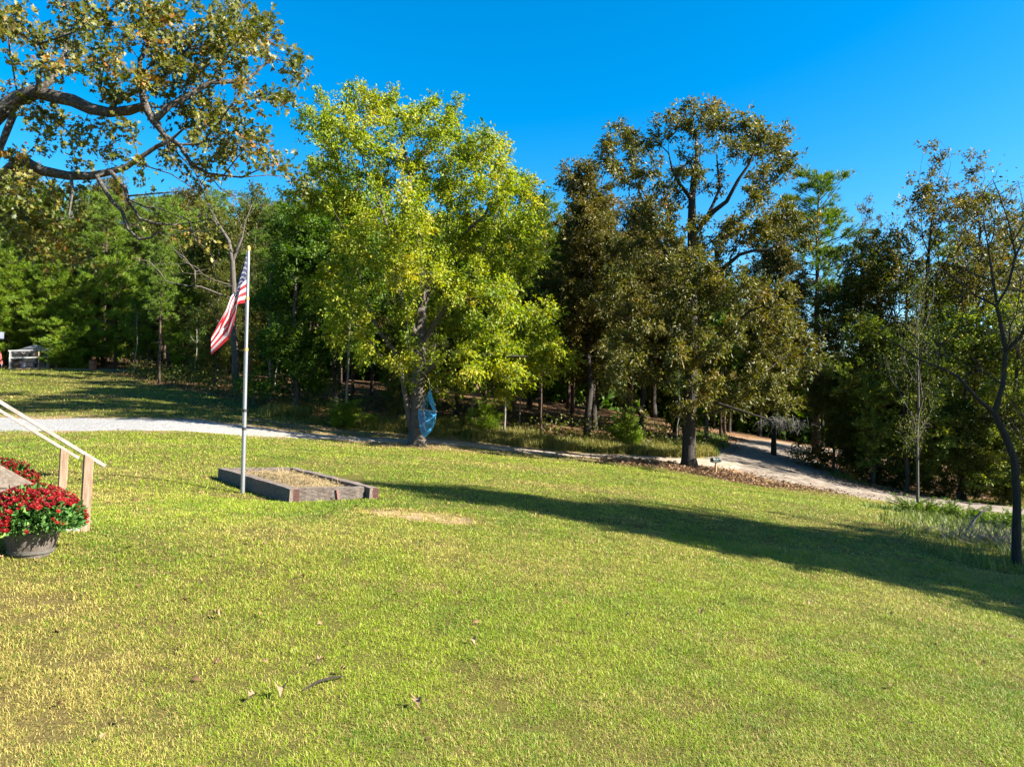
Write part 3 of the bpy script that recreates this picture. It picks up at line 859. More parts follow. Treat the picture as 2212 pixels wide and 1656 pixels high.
def pine_kind(key, name, h, c0, wid, bark, mat, n_needle=18, nl=0.27, step=0.42, r0=0.17, per_m=3.6, base_t=0.45, dead=0.0):
    T, R = wobble_trunk(h, r0, 0.02, 12, 0.05)
    mbark = MB()
    mbark.tube(T, list(R), 8)
    tz = lambda z: np.array([np.interp(z, T[:, 2], T[:, 0]), np.interp(z, T[:, 2], T[:, 1]), z])
    C, A = [], []
    z = h * c0
    while z < h - 0.15:
        t = (z - h * c0) / (h * (1 - c0))
        prof = (1 - t) ** 0.6 * min(1.0, 0.5 + 1.8 * t) + 0.10
        nb = rng.integers(3, 6)
        a0 = rng.uniform(0, 6.28)
        for b in range(nb):
            th = a0 + b * 2 * math.pi / nb + rng.normal(0, 0.3)
            ln = wid * prof * rng.uniform(0.35, 1.2)
            up = 0.10 + 0.65 * t + rng.normal(0, 0.22)
            d = np.array([math.cos(th), math.sin(th), up])
            p0 = tz(min(h - 0.1, max(h * c0 * 0.97, z + rng.normal(0, 0.28))))
            p1, p2 = p0 + d * ln * 0.5, p0 + d * ln + np.array([0, 0, 0.14 * ln])
            mbark.tube([p0, p1, p2], [0.012 + 0.016 * ln, 0.01 + 0.008 * ln, 0.006], 3, cap=False)
            nb2 = max(2, int(ln * per_m * 3.0))
            ctr = [(s_, rng.normal(0, 0.05 + 0.17 * ln, 3) * np.array([1, 1, 0.5])) for s_ in rng.uniform(0.45, 1.05, max(1, int(ln * 1.9)))]
            for k in range(nb2):
                s, o_ = ctr[rng.integers(len(ctr))]
                q = p0 * (1 - s) + p2 * s + o_ + rng.normal(0, 0.15, 3) * np.array([1, 1, 0.7])
                C.append(q)
                A.append(q - p0 + np.array([0, 0, 0.25 * ln]))
        z += step * rng.uniform(0.75, 1.25)
    for z in np.linspace(h * 0.25, h * c0, int(6 + dead)):
        th = rng.uniform(0, 6.28)
        p0 = tz(z)
        ln = rng.uniform(0.4, 1.3)
        mbark.tube([p0, p0 + np.array([math.cos(th) * ln, math.sin(th) * ln, rng.uniform(-0.3, 0.2)])], [0.018, 0.006], 3, cap=False)
    C, A = np.array(C), np.array(A)
    A /= np.linalg.norm(A, axis=1)[:, None] + 1e-9
    m = len(C)
    i = np.repeat(np.arange(m), n_needle)
    d = A[i] * 0.9 + rng.normal(0, 0.62, (len(i), 3))
    d /= np.linalg.norm(d, axis=1)[:, None]
    s = np.cross(d, rng.normal(0, 1, (len(i), 3)))
    s /= np.linalg.norm(s, axis=1)[:, None] + 1e-9
    b = C[i] + A[i] * rng.uniform(-0.10, 0.08, (len(i), 1))
    L = nl * rng.uniform(0.7, 1.25, (len(i), 1))
    wv = 0.014
    V = np.stack([b + s * wv, b - s * wv, b + d * L], 1).reshape(-1, 3)
    Fc = np.arange(len(V)).reshape(-1, 3)
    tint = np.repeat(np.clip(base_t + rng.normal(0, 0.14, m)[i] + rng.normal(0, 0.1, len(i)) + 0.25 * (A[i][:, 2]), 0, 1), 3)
    o = empty(name, (0, 0, 0), None, None)
    mbark.build('trunk', bark, o, smooth=True)
    link('crown', np_mesh('crown', V, [Fc], mat, attrs={'tint': tint}), o)
    KINDS[key] = [o, h, False]

pine_kind('pine_a', 'pine_tree', 18.0, 0.48, 3.0, M_BARK_PINE, M_NEEDLE, step=0.30, per_m=5.0)
pine_kind('pine_b', 'pine_tree', 17.0, 0.46, 2.5, M_BARK_PINE, M_NEEDLE, step=0.31, per_m=4.8)
pine_kind('young', 'young_pine', 9.0, 0.06, 2.3, M_BARK_PINE, M_NEEDLE_B, n_needle=20, nl=0.26, step=0.25, r0=0.10, per_m=4.4, base_t=0.5)
pine_kind('young_b', 'young_pine', 8.0, 0.16, 2.0, M_BARK_PINE, M_NEEDLE_B, n_needle=20, nl=0.26, step=0.25, r0=0.09, per_m=4.4, base_t=0.42)
broad_kind('oak_a', 'oak_tree', 14.0, 0.28, 4.0, 420, M_BARK_DARK, M_OAK, 190, 0.29, 0.145, 0.42, r0=0.22)
broad_kind('brown', 'brown_oak', 13.5, 0.30, 3.4, 420, M_BARK_DARK, M_BROWN, 190, 0.28, 0.145, 0.42, r0=0.19)
broad_kind('green', 'broadleaf_tree', 12.0, 0.15, 3.4, 420, M_BARK_GREY, M_GREEN, 150, 0.28, 0.135, 0.6, r0=0.16)
broad_kind('yellow', 'broadleaf_tree', 9.0, 0.18, 2.6, 320, M_BARK_GREY, M_YELLOWG, 80, 0.24, 0.11, 0.5, r0=0.09, thin=0.9)
broad_kind('olive', 'broadleaf_tree', 10.0, 0.15, 3.0, 360, M_BARK_GREY, M_OLIVE, 110, 0.26, 0.12, 0.45, r0=0.11)
broad_kind('sparse', 'sparse_oak', 14.0, 0.38, 3.8, 460, M_BARK_DARK, M_BROWN, 70, 0.22, 0.135, 0.42, r0=0.20, thin=0.6, lobes=8)
broad_kind('bare', 'bare_tree', 12.0, 0.30, 3.2, 620, M_BARK_GREY, M_OLIVE, 7, 0.2, 0.12, 0.5, r0=0.10, thin=0.5)
broad_kind('sapling', 'slim_sapling', 7.0, 0.55, 1.1, 70, M_BARK_PALE, M_GREEN, 50, 0.25, 0.11, 0.5, r0=0.05, lobes=4)
broad_kind('dense', 'broadleaf_tree', 7.0, 0.05, 2.4, 320, M_BARK_GREY, M_OLIVE, 120, 0.27, 0.115, 0.45, r0=0.07, lobes=7)
pine_kind('cedar', 'cedar_bush', 2.6, 0.02, 1.0, M_BARK_PINE, M_NEEDLE_B, n_needle=14, nl=0.16, step=0.10, r0=0.04, per_m=7, base_t=0.55)

PLANTED = []
def plant(key, px, d, label, cat, group, top=None, sc=None, wide=1.0, rz=None, xy=None, tilt=0.0):
    src, h, used = KINDS[key]
    p = on(px, d) if xy is None else Vector((xy[0], xy[1], hz(*xy)))
    if sc is None:
        zt = at(px, top, d)[2]
        sc = max(0.25, (zt - p.z) / h)
    s = (sc * wide, sc * wide, sc)
    rz = random.uniform(0, 6.28) if rz is None else rz
    PLANTED.append((p.x, p.y))
    p.z -= 0.05
    if not used:
        KINDS[key][2] = True
        src.location, src.rotation_euler, src.scale = p, (tilt, 0, rz), s
        return tag(src, label, cat, group)
    return copy_tree(src, p, rz, s, label, cat, group, tilt)

# trees one can single out
plant('green', 640, 39.0, 'dark green broadleaf tree crowding the shaded flank of the big maple', 'tree', None, top=462, wide=1.15)
plant('green', 725, 41.0, 'green broadleaf tree just behind the big maple on its flagpole side', 'tree', None, top=420, wide=0.95)
plant('pine_b', 1168, 44.0, 'green pine rising between the maple and the brown oak', 'tree', None, top=420, wide=1.1)
plant('brown', 1268, 39.5, 'brown leaved oak between the green pine and the tall oak', 'tree', None, top=392, wide=1.0)
plant('brown', 1385, 44, 'rusty oak standing close behind the tall oak on the maple side', 'tree', None, top=470, wide=1.0)
plant('pine_a', 1764, 50.0, 'tall pine with a bare trunk against the sky beyond the dirt road', 'tree', None, top=375, wide=1.35, rz=1.0)
plant('brown', 1672, 44.0, 'brown oak between the tall oak and the bare trunked pine', 'tree', None, top=500, wide=0.75)
plant('sparse', 1862, 43.0, 'dark oak across the dirt road just past the tall pine', 'tree', None, top=490, wide=0.7)
plant('sparse', 2005, 40.0, 'thin crowned oak with a black trunk showing sky through it', 'tree', None, top=375, wide=0.95)
plant('sparse', 2110, 39.5, 'thin crowned oak right behind the leaning tree', 'tree', None, top=395, wide=0.9)
plant('bare', 1983, 24.5, 'slim bare tree standing in the weeds before the dirt road', 'tree', None, top=600, wide=0.6)
Z8 = zoom(0, 450, 2.208)
gb = on(508, 46.0)
gl = [(np.vstack([[gb.x, gb.y, gb.z - 0.1], limb(Z8, [(1545, 1150), (1548, 900), (1540, 740), (1515, 600), (1440, 480), (1400, 400), (1340, 330)], 46, 1, 1)[0]]), np.array([0.24, 0.19, 0.17, 0.15, 0.11, 0.075, 0.05, 0.03]))]
gl.append(limb(Z8, [(1545, 730), (1600, 590), (1620, 490), (1660, 380)], [46, 46.5], 0.10, 0.03))
gl.append(limb(Z8, [(1548, 985), (1480, 965), (1330, 905), (1240, 900), (1100, 870), (1060, 810), (990, 740), (880, 710)], [46, 44.5, 43.5], 0.075, 0.02))
gl.append(limb(Z8, [(1295, 900), (1292, 800), (1230, 720), (1160, 660)], [44.3, 44], 0.045, 0.015))
gl.append(limb(Z8, [(1292, 805), (1370, 790), (1420, 760)], [44.3, 44.2], 0.035, 0.012))
gl.append(limb(Z8, [(1540, 700), (1640, 560), (1740, 540)], [46, 45], 0.04, 0.012))
gbl = [(1340, 330, 90), (1450, 330, 110), (1560, 350, 120), (1660, 360, 100), (1250, 420, 90), (1400, 500, 90), (1560, 480, 90), (1700, 480, 80), (1150, 640, 80), (900, 690, 60), (1000, 800, 70), (1200, 800, 90), (1400, 720, 80), (1350, 850, 70), (1100, 560, 70), (1460, 870, 60)]
make_tree('bare_tree', 'grey nearly bare tree with pale twisted dead limbs in the wood edge behind the flag', 'tree', gl, blob_points(gbl, Z8, 45.5, 1.0, 10, 55, 0.3261), M_BARK_GREY, M_BROWN, 12, 0.25, 0.12, 0.5, r_tip=0.012, thin=0.45, jitter=0.12, bf=0.4)
plant('yellow', 1885, 39.0, 'added yellowish shrubby tree lightening the dark trees at the dirt road mouth', 'tree', None, top=690, wide=1.2)  # added tree: its yellow leaf colour lightens the shaded olive trees here
plant('yellow', 1955, 37.6, 'added yellowish low tree lightening the dark trees behind the slim bare tree', 'tree', None, top=770, wide=1.5)  # second added tree, pale leaf colour standing in for sunlit foliage
plant('olive', 1900, 41.0, 'olive coloured bushy tree at the far side of the dirt road', 'tree', None, top=560, wide=1.2)
plant('yellow', 2085, 37.0, 'yellowish small tree beyond the dirt road behind the leaning tree', 'tree', None, top=660, wide=1.2)
plant('yellow', 2190, 36.0, 'yellowish tree at the right border beyond the dirt road', 'tree', None, top=640, wide=1.2)
plant('dense', 1960, 39.0, 'dark leafy shrub tree beyond the road behind the slim bare tree', 'tree', None, top=830, wide=1.3)
plant('dense', 2070, 36.5, 'low leafy tree with pale drooping sprays at the road side', 'tree', None, top=870, wide=1.4)
plant('dense', 1800, 41.0, 'dark rounded shrub tree where the dirt road enters the wood', 'tree', None, top=800, wide=1.2)
plant('dense', 2170, 36.0, 'dark leafy tree at the end of the visible dirt road', 'tree', None, top=880, wide=1.3)
for px, d, top, ky, lb in [(10, 66, 545, 'young', 'young bright pine behind the red shed'), (62, 69, 520, 'young_b', 'young bright pine right behind the wire chicken run'),
                       (112, 66, 560, 'young', 'young bright pine behind the corner of the wire chicken run'), (165, 65, 600, 'young', 'low bright pine between the chicken run and the rusty drum'),
                       (-60, 64, 560, 'young', 'young bright pine half out of view past the red shed'), (245, 64, 560, 'young_b', 'young pine just behind the rusty drum'),
                       (320, 62, 575, 'young_b', 'young pine to the flagpole side of the rusty drum'), (400, 58, 600, 'young', 'young pine midway between the rusty drum and the flag')]:
    plant(ky, px, d, lb, 'tree', 'young pines at the top of the lawn', top=top, wide=1.15)
plant('cedar', 150, 62.5, 'bright green cedar bush beside the chicken run door', 'bush', None, top=705, wide=1.5)
plant('cedar', 747, 35.2, 'bright feathery bush at the wood edge left of the maple', 'bush', None, top=868, wide=1.7)
plant('cedar', 1047, 37.8, 'yellowish round cedar bush in the long grass past the hammock', 'bush', None, top=868, wide=1.2)
plant('cedar', 800, 35.8, 'low green bush tucked between the feathery bush and the maple trunk', 'bush', None, top=895, wide=1.6)
plant('cedar', 1355, 38.5, 'bright little pine bush near the foot of the tall oak', 'bush', None, top=890, wide=1.1)
plant('sapling', 1088, 37.6, 'pale trunked sapling in the long grass by the yellowish cedar bush', 'sapling', None, top=600)
plant('sapling', 1018, 38.6, 'pale trunked sapling just past the hammock', 'sapling', None, top=640)
# trees just beyond the frame whose shadows lie on the lawn and the road
plant('brown', 0, 0, 'brown oak beyond the right edge whose shadow darkens the lawn', 'tree', None, sc=1.30, wide=0.7, xy=(20.5, 9.2))
plant('brown', 0, 0, 'second brown oak beyond the right edge, farther from the house', 'tree', None, sc=1.45, wide=0.6, xy=(25.0, 7.6))
plant('sparse', 0, 0, 'tallest thin oak farthest beyond the right edge', 'tree', None, sc=1.6, wide=0.6, xy=(29.5, 8.0))
plant('bare', 0, 0, 'bare tree beyond the right edge among the thin oaks', 'tree', None, sc=1.2, wide=1.0, xy=(19.0, 10.6))
plant('sparse', 0, 0, 'thin oak beyond the right edge on the far side of the road', 'tree', None, sc=0.8, wide=0.9, xy=(26.5, 32.6))
plant('bare', 0, 0, 'bare tree beyond the right edge beside the road', 'tree', None, sc=1.0, wide=1.0, xy=(24.8, 34.0))

# ------------------------------------------------------------------ the wood behind the lawn, tree by tree
ORD = 'first second third fourth fifth sixth seventh eighth ninth tenth eleventh twelfth thirteenth fourteenth fifteenth sixteenth seventeenth eighteenth nineteenth twentieth'.split()
LOOK = {'pine_a': 'high crowned pine', 'pine_b': 'dark green pine', 'oak_a': 'dark oak', 'brown': 'brown leaved oak', 'green': 'green broadleaf tree', 'olive': 'olive leaved tree',
        'young': 'bright young pine', 'sapling': 'pale slim sapling', 'sparse': 'thin crowned oak', 'bare': 'bare grey tree', 'yellow': 'yellowish tree', 'dense': 'leafy shrub tree'}
CAT = {'sapling': 'sapling', 'dense': 'shrub'}
ZONES = [(-400, 205, 'before the rusty drum'), (205, 530, 'between rusty drum and flagpole'), (530, 895, 'between flagpole and maple'), (895, 1195, 'between maple and green pine'),
         (1195, 1490, 'between green pine and tall oak'), (1490, 1760, 'between tall oak and bare trunked pine'), (1760, 2700, 'past the bare trunked pine')]
SKY_PX = [-400, 0, 200, 330, 450, 560, 640, 760, 1000, 1170, 1300, 1420, 1560, 1640, 1720, 1800, 1880, 1960, 2060, 2212, 2700]
SKY_Y = [370, 380, 400, 420, 410, 425, 430, 450, 460, 450, 450, 520, 600, 600, 640, 640, 560, 470, 450, 470, 450]
rows = [(1.2, 2.5, 'front'), (4.6, 3.0, 'second'), (9.0, 3.3, 'third'), (14.0, 3.8, 'fourth'), (20.0, 4.4, 'fifth'), (27.0, 5.0, 'back')]
plan = []
R2 = random.Random(77)
for off, sp, rn in rows:
    y_at = lambda x: edge_y(x) + off
    x = -62.0
    while x < 52:
        x += sp * R2.uniform(0.75, 1.3)
        y = float(y_at(x)) + R2.uniform(-1.2, 1.4)
        px = 1106 + x / y * F
        if px < -160 or px > 2380: continue
        if line_dist([x], [y], ROAD)[0] < 3.4 or line_dist([x], [y], DRIVE)[0] < 3: continue
        if min(math.hypot(x - a, y - b) for a, b in PLANTED) < 1.6: continue
        if x < -33 and y < 64.5: continue
        if px > 1760 and rn in ('second', 'fourth', 'fifth'): continue
        if px < 520 and rn == 'front' and R2.random() < 0.6: continue
        u = R2.random()
        left = px < 900
        if rn in ('front', 'second') and u < 0.40: ky = 'sapling'
        elif left: ky = R2.choice(['pine_b', 'pine_a', 'pine_b', 'young', 'pine_a', 'olive', 'pine_b', 'brown'] if rn != 'front' else ['pine_b', 'pine_a', 'pine_b', 'young', 'olive'])
        elif px < 1600: ky = R2.choice(['pine_b', 'pine_a', 'pine_b', 'oak_a', 'brown', 'green'])
        else: ky = R2.choice(['pine_a', 'sparse', 'olive', 'sparse', 'olive', 'bare'])
        sky_y = np.interp(px, SKY_PX, SKY_Y)
        if ky == 'sapling': top = 0
        elif ky == 'young': top = R2.uniform(480, 620)
        elif rn == 'front': top = sky_y + R2.uniform(60, 190)
        else: top = sky_y + abs(R2.gauss(0, 38)) + (40 if 1660 < px < 1840 else 0)
        plan.append([rn, ky, x, y, px, top])
        PLANTED.append((x, y))
plan.sort(key=lambda r: r[4])
cnt_ = {}
for rn, ky, x, y, px, top in plan:
    zn = next(z for a, b, z in ZONES if a <= px < b)
    k = (rn, LOOK[ky], zn)
    n = cnt_[k] = cnt_.get(k, -1) + 1
    label = f'{LOOK[ky]} {zn}, {ORD[min(n, 19)]} from left, {rn} row'
    cat, grp = CAT.get(ky, 'tree'), f'{rn} row of the wood'
    if ky == 'sapling': plant(ky, px, y, label, cat, grp, sc=R2.uniform(0.75, 1.35), xy=(x, y))
    else: plant(ky, px, y, label, cat, grp, top=top, xy=(x, y), wide=R2.uniform(0.85, 1.15))
    if ky == 'oak_a' or ky == 'olive': pass
# a kind that was never planted is removed
for key, (o, h, used) in KINDS.items():
    if not used:
        for c in list(o.children): bpy.data.objects.remove(c)
        bpy.data.objects.remove(o)

# far wood that reads as one mass
nf = 120000
fx = rng.uniform(-95, 75, nf)
fy = np.interp(fx, EX, EY) + rng.uniform(33, 52, nf)
ang = fx / fy
hmax = np.interp(ang, [-0.8, -0.3, 0.2, 0.33, 0.38, 0.48, 0.55, 0.9], [17, 17, 15, 12, 9, 9, 13, 13]) * (0.7 + 0.5 * fbm(fx, fy, 7, 3))
fz = H(fx, fy) + hmax * rng.random(nf) ** 0.85
C = np.column_stack([fx, fy, fz])
tint = np.clip(0.4 + 0.9 * (fbm(fx + fz, fy, 4, 3) - 0.5) + rng.normal(0, 0.15, nf), 0, 1)
fm = leaves_mesh('far_wood', C, rng.normal(0, 1, (nf, 3)), 0.95, 0.65, M_GREEN, tint, droop=0.3)
tag(link('far_wood', fm), 'far off wood filling the gaps behind the tree trunks', 'wood', kind='stuff')

# undergrowth along and inside the wood edge
nu = 42000
ux = rng.uniform(-60, 42, nu)
uo = rng.exponential(4.5, nu) - 0.2
uy = edge_y(ux) + uo
n1 = fbm(ux, uy, 3.0, 3)
keep = (n1 > 0.52) & (line_dist(ux, uy, ROAD) > 3.3) & (line_dist(ux, uy, DRIVE) > 2.4) & ~((ux < -32) & (uy < 64))
keep &= ~((ux > -3) & (ux < 12) & (uo > 2.0) & (rng.random(nu) < 0.7))
ux, uy, n1 = ux[keep], uy[keep], n1[keep]
uz = H(ux, uy) + np.clip((n1 - 0.45) * 7, 0.1, 1.5) * rng.random(len(ux)) ** 1.3
C = np.column_stack([ux, uy, uz])
um = leaves_mesh('undergrowth', C, rng.normal(0, 1, (len(C), 3)), 0.15, 0.5, M_OLIVE, 0.35 + 0.9 * (fbm(ux, uy, 1.5, 3) - 0.4) + rng.normal(0, 0.15, len(C)), droop=0.1)
tag(link('undergrowth', um), 'low leafy undergrowth along the edge of the wood', 'undergrowth', kind='stuff')
# ------------------------------------------------------------------ flagpole and flag
M_ALU = m_noise('brushed_aluminium', [(0.3, (0.24, 0.245, 0.255)), (0.7, (0.34, 0.345, 0.36))], 30, 0.42, 0.05, metal=0.75)
M_BRASS = m_noise('brass_ring', [(0.3, (0.45, 0.28, 0.08)), (0.7, (0.62, 0.40, 0.14))], 20, 0.4, 0, metal=0.6)
M_BLACKR = m_noise('black_rubber', [(0.3, (0.01, 0.01, 0.012)), (0.7, (0.03, 0.03, 0.032))], 20, 0.6, 0)
pb = at(524, 1066, 13.7)
pb[2] = hz(pb[0], pb[1])
ptop = at(537, 533, 13.75)
pole = empty('flagpole', pb, 'silver sectional flagpole standing beside the timber garden bed', 'flagpole')
pv = Vector(ptop) - Vector(pb)
pl = pv.length
ax_ = pv / pl
def along(t): return ax_ * (t * pl)
segs = [(-0.02, 0.262, 0.038), (0.262, 0.63, 0.034), (0.63, 0.885, 0.030), (0.885, 1.0, 0.028)]
for a, b, r in [(-0.03, 0.335, 0.040), (0.335, 0.582, 0.036), (0.582, 0.79, 0.032), (0.79, 0.985, 0.029)]:
    m = MB(); m.tube([along(a), along(b)], r, 16); m.build('pole_section', M_ALU, pole, smooth=False)
for t, r, mt in [(0.335, 0.043, M_BLACKR), (0.582, 0.041, M_BRASS), (0.79, 0.036, M_BRASS), (0.262, 0.042, M_BLACKR)]:
    m = MB(); m.tube([along(t - 0.006), along(t + 0.006)], r, 16); m.build('clamp_ring', mt, pole)
m = MB(); m.tube([along(0.984), along(0.990), along(0.999), along(1.004)], [0.031, 0.037, 0.036, 0.02], 16)
m.build('finial_cap', M_BRASS, pole)

def flag_material():
    m, n, p, out = mat_new('flag_cloth')
    uv = n.nodes.new('ShaderNodeUVMap')
    sp = n.nodes.new('ShaderNodeSeparateXYZ')
    n.links.new(uv.outputs[0], sp.inputs[0])
    def mth(op, a, b=None):
        q = n.nodes.new('ShaderNodeMath')
        q.operation = op
        for i, v in enumerate((a, b)):
            if v is None: continue
            if isinstance(v, (int, float)): q.inputs[i].default_value = v
            else: n.links.new(v, q.inputs[i])
        return q.outputs[0]
    U, V = sp.outputs[0], sp.outputs[1]
    stripe = mth('MODULO', mth('FLOOR', mth('MULTIPLY', V, 12.999)), 2.0)     # 0 red, 1 white
    canton = mth('MULTIPLY', mth('LESS_THAN', U, 0.4), mth('GREATER_THAN', V, 6 / 13))
    # offset star grid: 11 columns x 9 rows, star where column + row is even
    gu = mth('SUBTRACT', mth('MULTIPLY', U, 12 / 0.4), 0.5)
    gv = mth('SUBTRACT', mth('MULTIPLY', mth('SUBTRACT', V, 6 / 13), 10 / (7 / 13)), 0.5)
    par = mth('MODULO', mth('ADD', mth('FLOOR', gu), mth('FLOOR', gv)), 2.0)
    du = mth('SUBTRACT', mth('FRACT', gu), 0.5)
    dv = mth('SUBTRACT', mth('FRACT', gv), 0.5)
    th = mth('ARCTAN2', du, dv)
    rr = mth('SQRT', mth('ADD', mth('MULTIPLY', du, du), mth('MULTIPLY', dv, dv)))
    star = mth('LESS_THAN', rr, mth('ADD', 0.25, mth('MULTIPLY', 0.11, mth('COSINE', mth('MULTIPLY', th, 5.0)))))
    star = mth('MULTIPLY', star, mth('LESS_THAN', par, 0.5))
    def mix(f, a, b):
        q = n.nodes.new('ShaderNodeMix')
        q.data_type = 'RGBA'
        n.links.new(f, q.inputs[0])
        for i, v in ((6, a), (7, b)):
            if isinstance(v, tuple): q.inputs[i].default_value = (*v, 1)
            else: n.links.new(v, q.inputs[i])
        return q.outputs[2]
    c = mix(stripe, (0.26, 0.003, 0.008), (0.42, 0.42, 0.44))
    c = mix(canton, c, mix(star, (0.004, 0.007, 0.045), (0.42, 0.42, 0.44)))
    n.links.new(c, p.inputs['Base Color'])
    p.inputs['Roughness'].default_value = 0.6
    tl = n.nodes.new('ShaderNodeBsdfTranslucent')
    n.links.new(c, tl.inputs[0])
    mx = n.nodes.new('ShaderNodeMixShader')
    mx.inputs[0].default_value = 0.3
    n.links.new(p.outputs[0], mx.inputs[1])
    n.links.new(tl.outputs[0], mx.inputs[2])
    n.links.new(mx.outputs[0], out.inputs[0])
    return m
Z7 = zoom(620, 720, 4.6)
def curve(pts, n):
    P = np.array(pts, float)
    s = np.concatenate([[0], np.cumsum(np.linalg.norm(np.diff(P, axis=0), axis=1))])
    t = np.linspace(0, s[-1], n)
    return np.column_stack([np.interp(t, s, P[:, 0]), np.interp(t, s, P[:, 1])])
NU, NV = 64, 40
topc = curve([(556, 165), (500, 370), (420, 560), (345, 745), (275, 940), (150, 1160), (62, 1310)], NU)
botc = curve([(545, 868), (440, 880), (420, 900), (395, 1060), (350, 1230), (300, 1370), (60, 1585)], NU)
mids = {}
Vf, UVf = [], []
for i in range(NU):
    u = i / (NU - 1)
    for j in range(NV):
        v = j / (NV - 1)                      # 0 bottom edge, 1 top edge
        k_ = float(sstep(0.22, 0.55, u))
        wf = v / 0.56 if v < 0.56 else 1 - (v - 0.56) / 0.44 * 0.75     # the upper part folds back behind
        wv_ = (1 - k_) * v + k_ * wf
        back = k_ * 0.07 * float(sstep(0.5, 0.62, v))
        q = botc[i] * (1 - wv_) + topc[i] * wv_
        # the free corner folds back on itself: a notch in the fly edge
        fold = 0.5 + 0.5 * math.cos(2 * math.pi * v)
        if u > 0.55: q = q + np.array([95, -70]) * (u - 0.55) / 0.45 * math.exp(-((v - 0.72) / 0.12) ** 2)
        px, py = Z7(*q)
        rip = (0.03 + 0.13 * u) * math.sin(v * 9.5 + u * 3.0) * min(1, u * 4) + 0.05 * math.sin(u * 7 + v * 4) * min(1, u * 4)
        d = 13.72 - 0.35 * u - rip * 0.8 + back
        Vf.append(at(px, py, d)); UVf.append((u, v))
Vf = np.array(Vf) - pb
ii = np.arange(NU * NV).reshape(NU, NV)
qd = np.stack([ii[:-1, :-1], ii[1:, :-1], ii[1:, 1:], ii[:-1, 1:]], -1).reshape(-1, 4)
fme = np_mesh('flag', Vf, [qd], flag_material(), smooth=True)
uvl = fme.uv_layers.new(name='UVMap')
li = np.empty(len(fme.loops), dtype=np.int32)
fme.loops.foreach_get('vertex_index', li)
uvl.data.foreach_set('uv', np.array(UVf, dtype=np.float32)[li].ravel())
fo = link('flag', fme)
fo.location = pb
tag(fo, 'limp stars and stripes flag hanging from the silver flagpole', 'flag')

# ------------------------------------------------------------------ timber garden bed
M_TIE = m_noise('weathered_tie', [(0.25, (0.035, 0.026, 0.020)), (0.5, (0.105, 0.082, 0.066)), (0.8, (0.23, 0.20, 0.175))], 4, 0.9, 0.8, (1.2, 9, 9), bscale=8)
M_TIEEND = m_noise('tie_end_plate', [(0.3, (0.065, 0.03, 0.025)), (0.7, (0.15, 0.075, 0.06))], 8, 0.7, 0.5, (1, 1, 26), bscale=3)
M_STRAW = m_noise('straw', [(0.25, (0.12, 0.085, 0.035)), (0.5, (0.27, 0.20, 0.095)), (0.8, (0.40, 0.32, 0.17))], 16, 0.9, 0.9, bscale=45)
ZB = zoom(620, 1360, 3.95)
cn = at(*ZB(965, 600), 12.9); cl = at(*ZB(125, 330), 15.2); cr = at(*ZB(2040, 545), 13.35)
zb = [hz(c[0], c[1]) for c in (cn, cl, cr)]
nv_, lv, rv = (Vector((c[0], c[1], 0)) for c in (cn, cl, cr))
ex = (rv - nv_); ew = ex.length; ex.normalize()
ey = lv - nv_
el_ = ey.length; ey.normalize()
bedz = (zb[0] + zb[2]) / 2
bed = empty('garden_bed', nv_ + Vector((0, 0, bedz)), 'low garden bed of weathered railway ties filled with straw', 'garden bed')
tieh, tiew = 0.235, 0.20
def tie(a, b, z0, z1, h=tieh, wv=tiew, end=True):
    m = MB()
    a, b = Vector(a), Vector(b)
    n = 14
    t = (b - a).normalized(); s = Vector((-t.y, t.x, 0)).normalized()
    V = []
    for i in range(n + 1):
        p = a.lerp(b, i / n); z = z0 + (z1 - z0) * i / n
        q = lambda: random.uniform(-0.008, 0.008)
        V += [p - s * (wv / 2 + q()) + Vector((0, 0, z - 0.10)), p + s * (wv / 2 + q()) + Vector((0, 0, z - 0.10)), p + s * (wv / 2 - 0.012 + q()) + Vector((0, 0, z + h + q())), p - s * (wv / 2 - 0.012 + q()) + Vector((0, 0, z + h + q()))]
    fc = [(i * 4 + k, i * 4 + (k + 1) % 4, i * 4 + 4 + (k + 1) % 4, i * 4 + 4 + k) for i in range(n) for k in range(4)] + [(3, 2, 1, 0), (n * 4, n * 4 + 1, n * 4 + 2, n * 4 + 3)]
    m.add(V, fc)
    o = m.build('tie', M_TIE, bed)
    return o
A = Vector((0, 0, 0)); zl = zb[1] - bedz
hw = tiew / 2
o = tie(A + ex * hw, ey * el_ + ex * hw, 0, zl)                       # near left tie, its end shows at the near corner
o = tie(ex * (ew - hw), ex * (ew - hw) + ey * el_, 0, zl)             # far right tie
o = tie(ex * tiew + ey * (hw + 0.05), ex * (ew - tiew) + ey * (hw + 0.05), 0, 0)
o = tie(ex * tiew + ey * (el_ - hw - 0.03), ex * (ew - tiew) + ey * (el_ - hw - 0.03), zl, zl)
for c in (ex * hw, ex * (ew - hw)):                                   # ribbed end plates
    m = MB()
    for k in range(11):
        m.box(c - ey * 0.006 + Vector((0, 0, 0.012 + k * 0.0205)), (tiew * 0.86, 0.014, 0.012), Matrix((ex.to_tuple(), ey.to_tuple(), (0, 0, 1))).transposed())
    m.box(c - ey * 0.002 + Vector((0, 0, 0.11)), (tiew * 0.9, 0.008, 0.235), Matrix((ex.to_tuple(), ey.to_tuple(), (0, 0, 1))).transposed())
    m.build('end_plate', M_TIEEND, bed)
m = MB()
mc = ex * (ew * 0.55) + ey * 0.04
m.bar(mc + Vector((0.02, 0, -0.05)) - ey * 0.0, mc + Vector((-0.02, 0, 0.2)) - ey * 0.0, 0.045, 0.04, up=ey)
m.build('rusty_stake', M_TIEEND, bed)
NS = 16
V, Fq = [], []
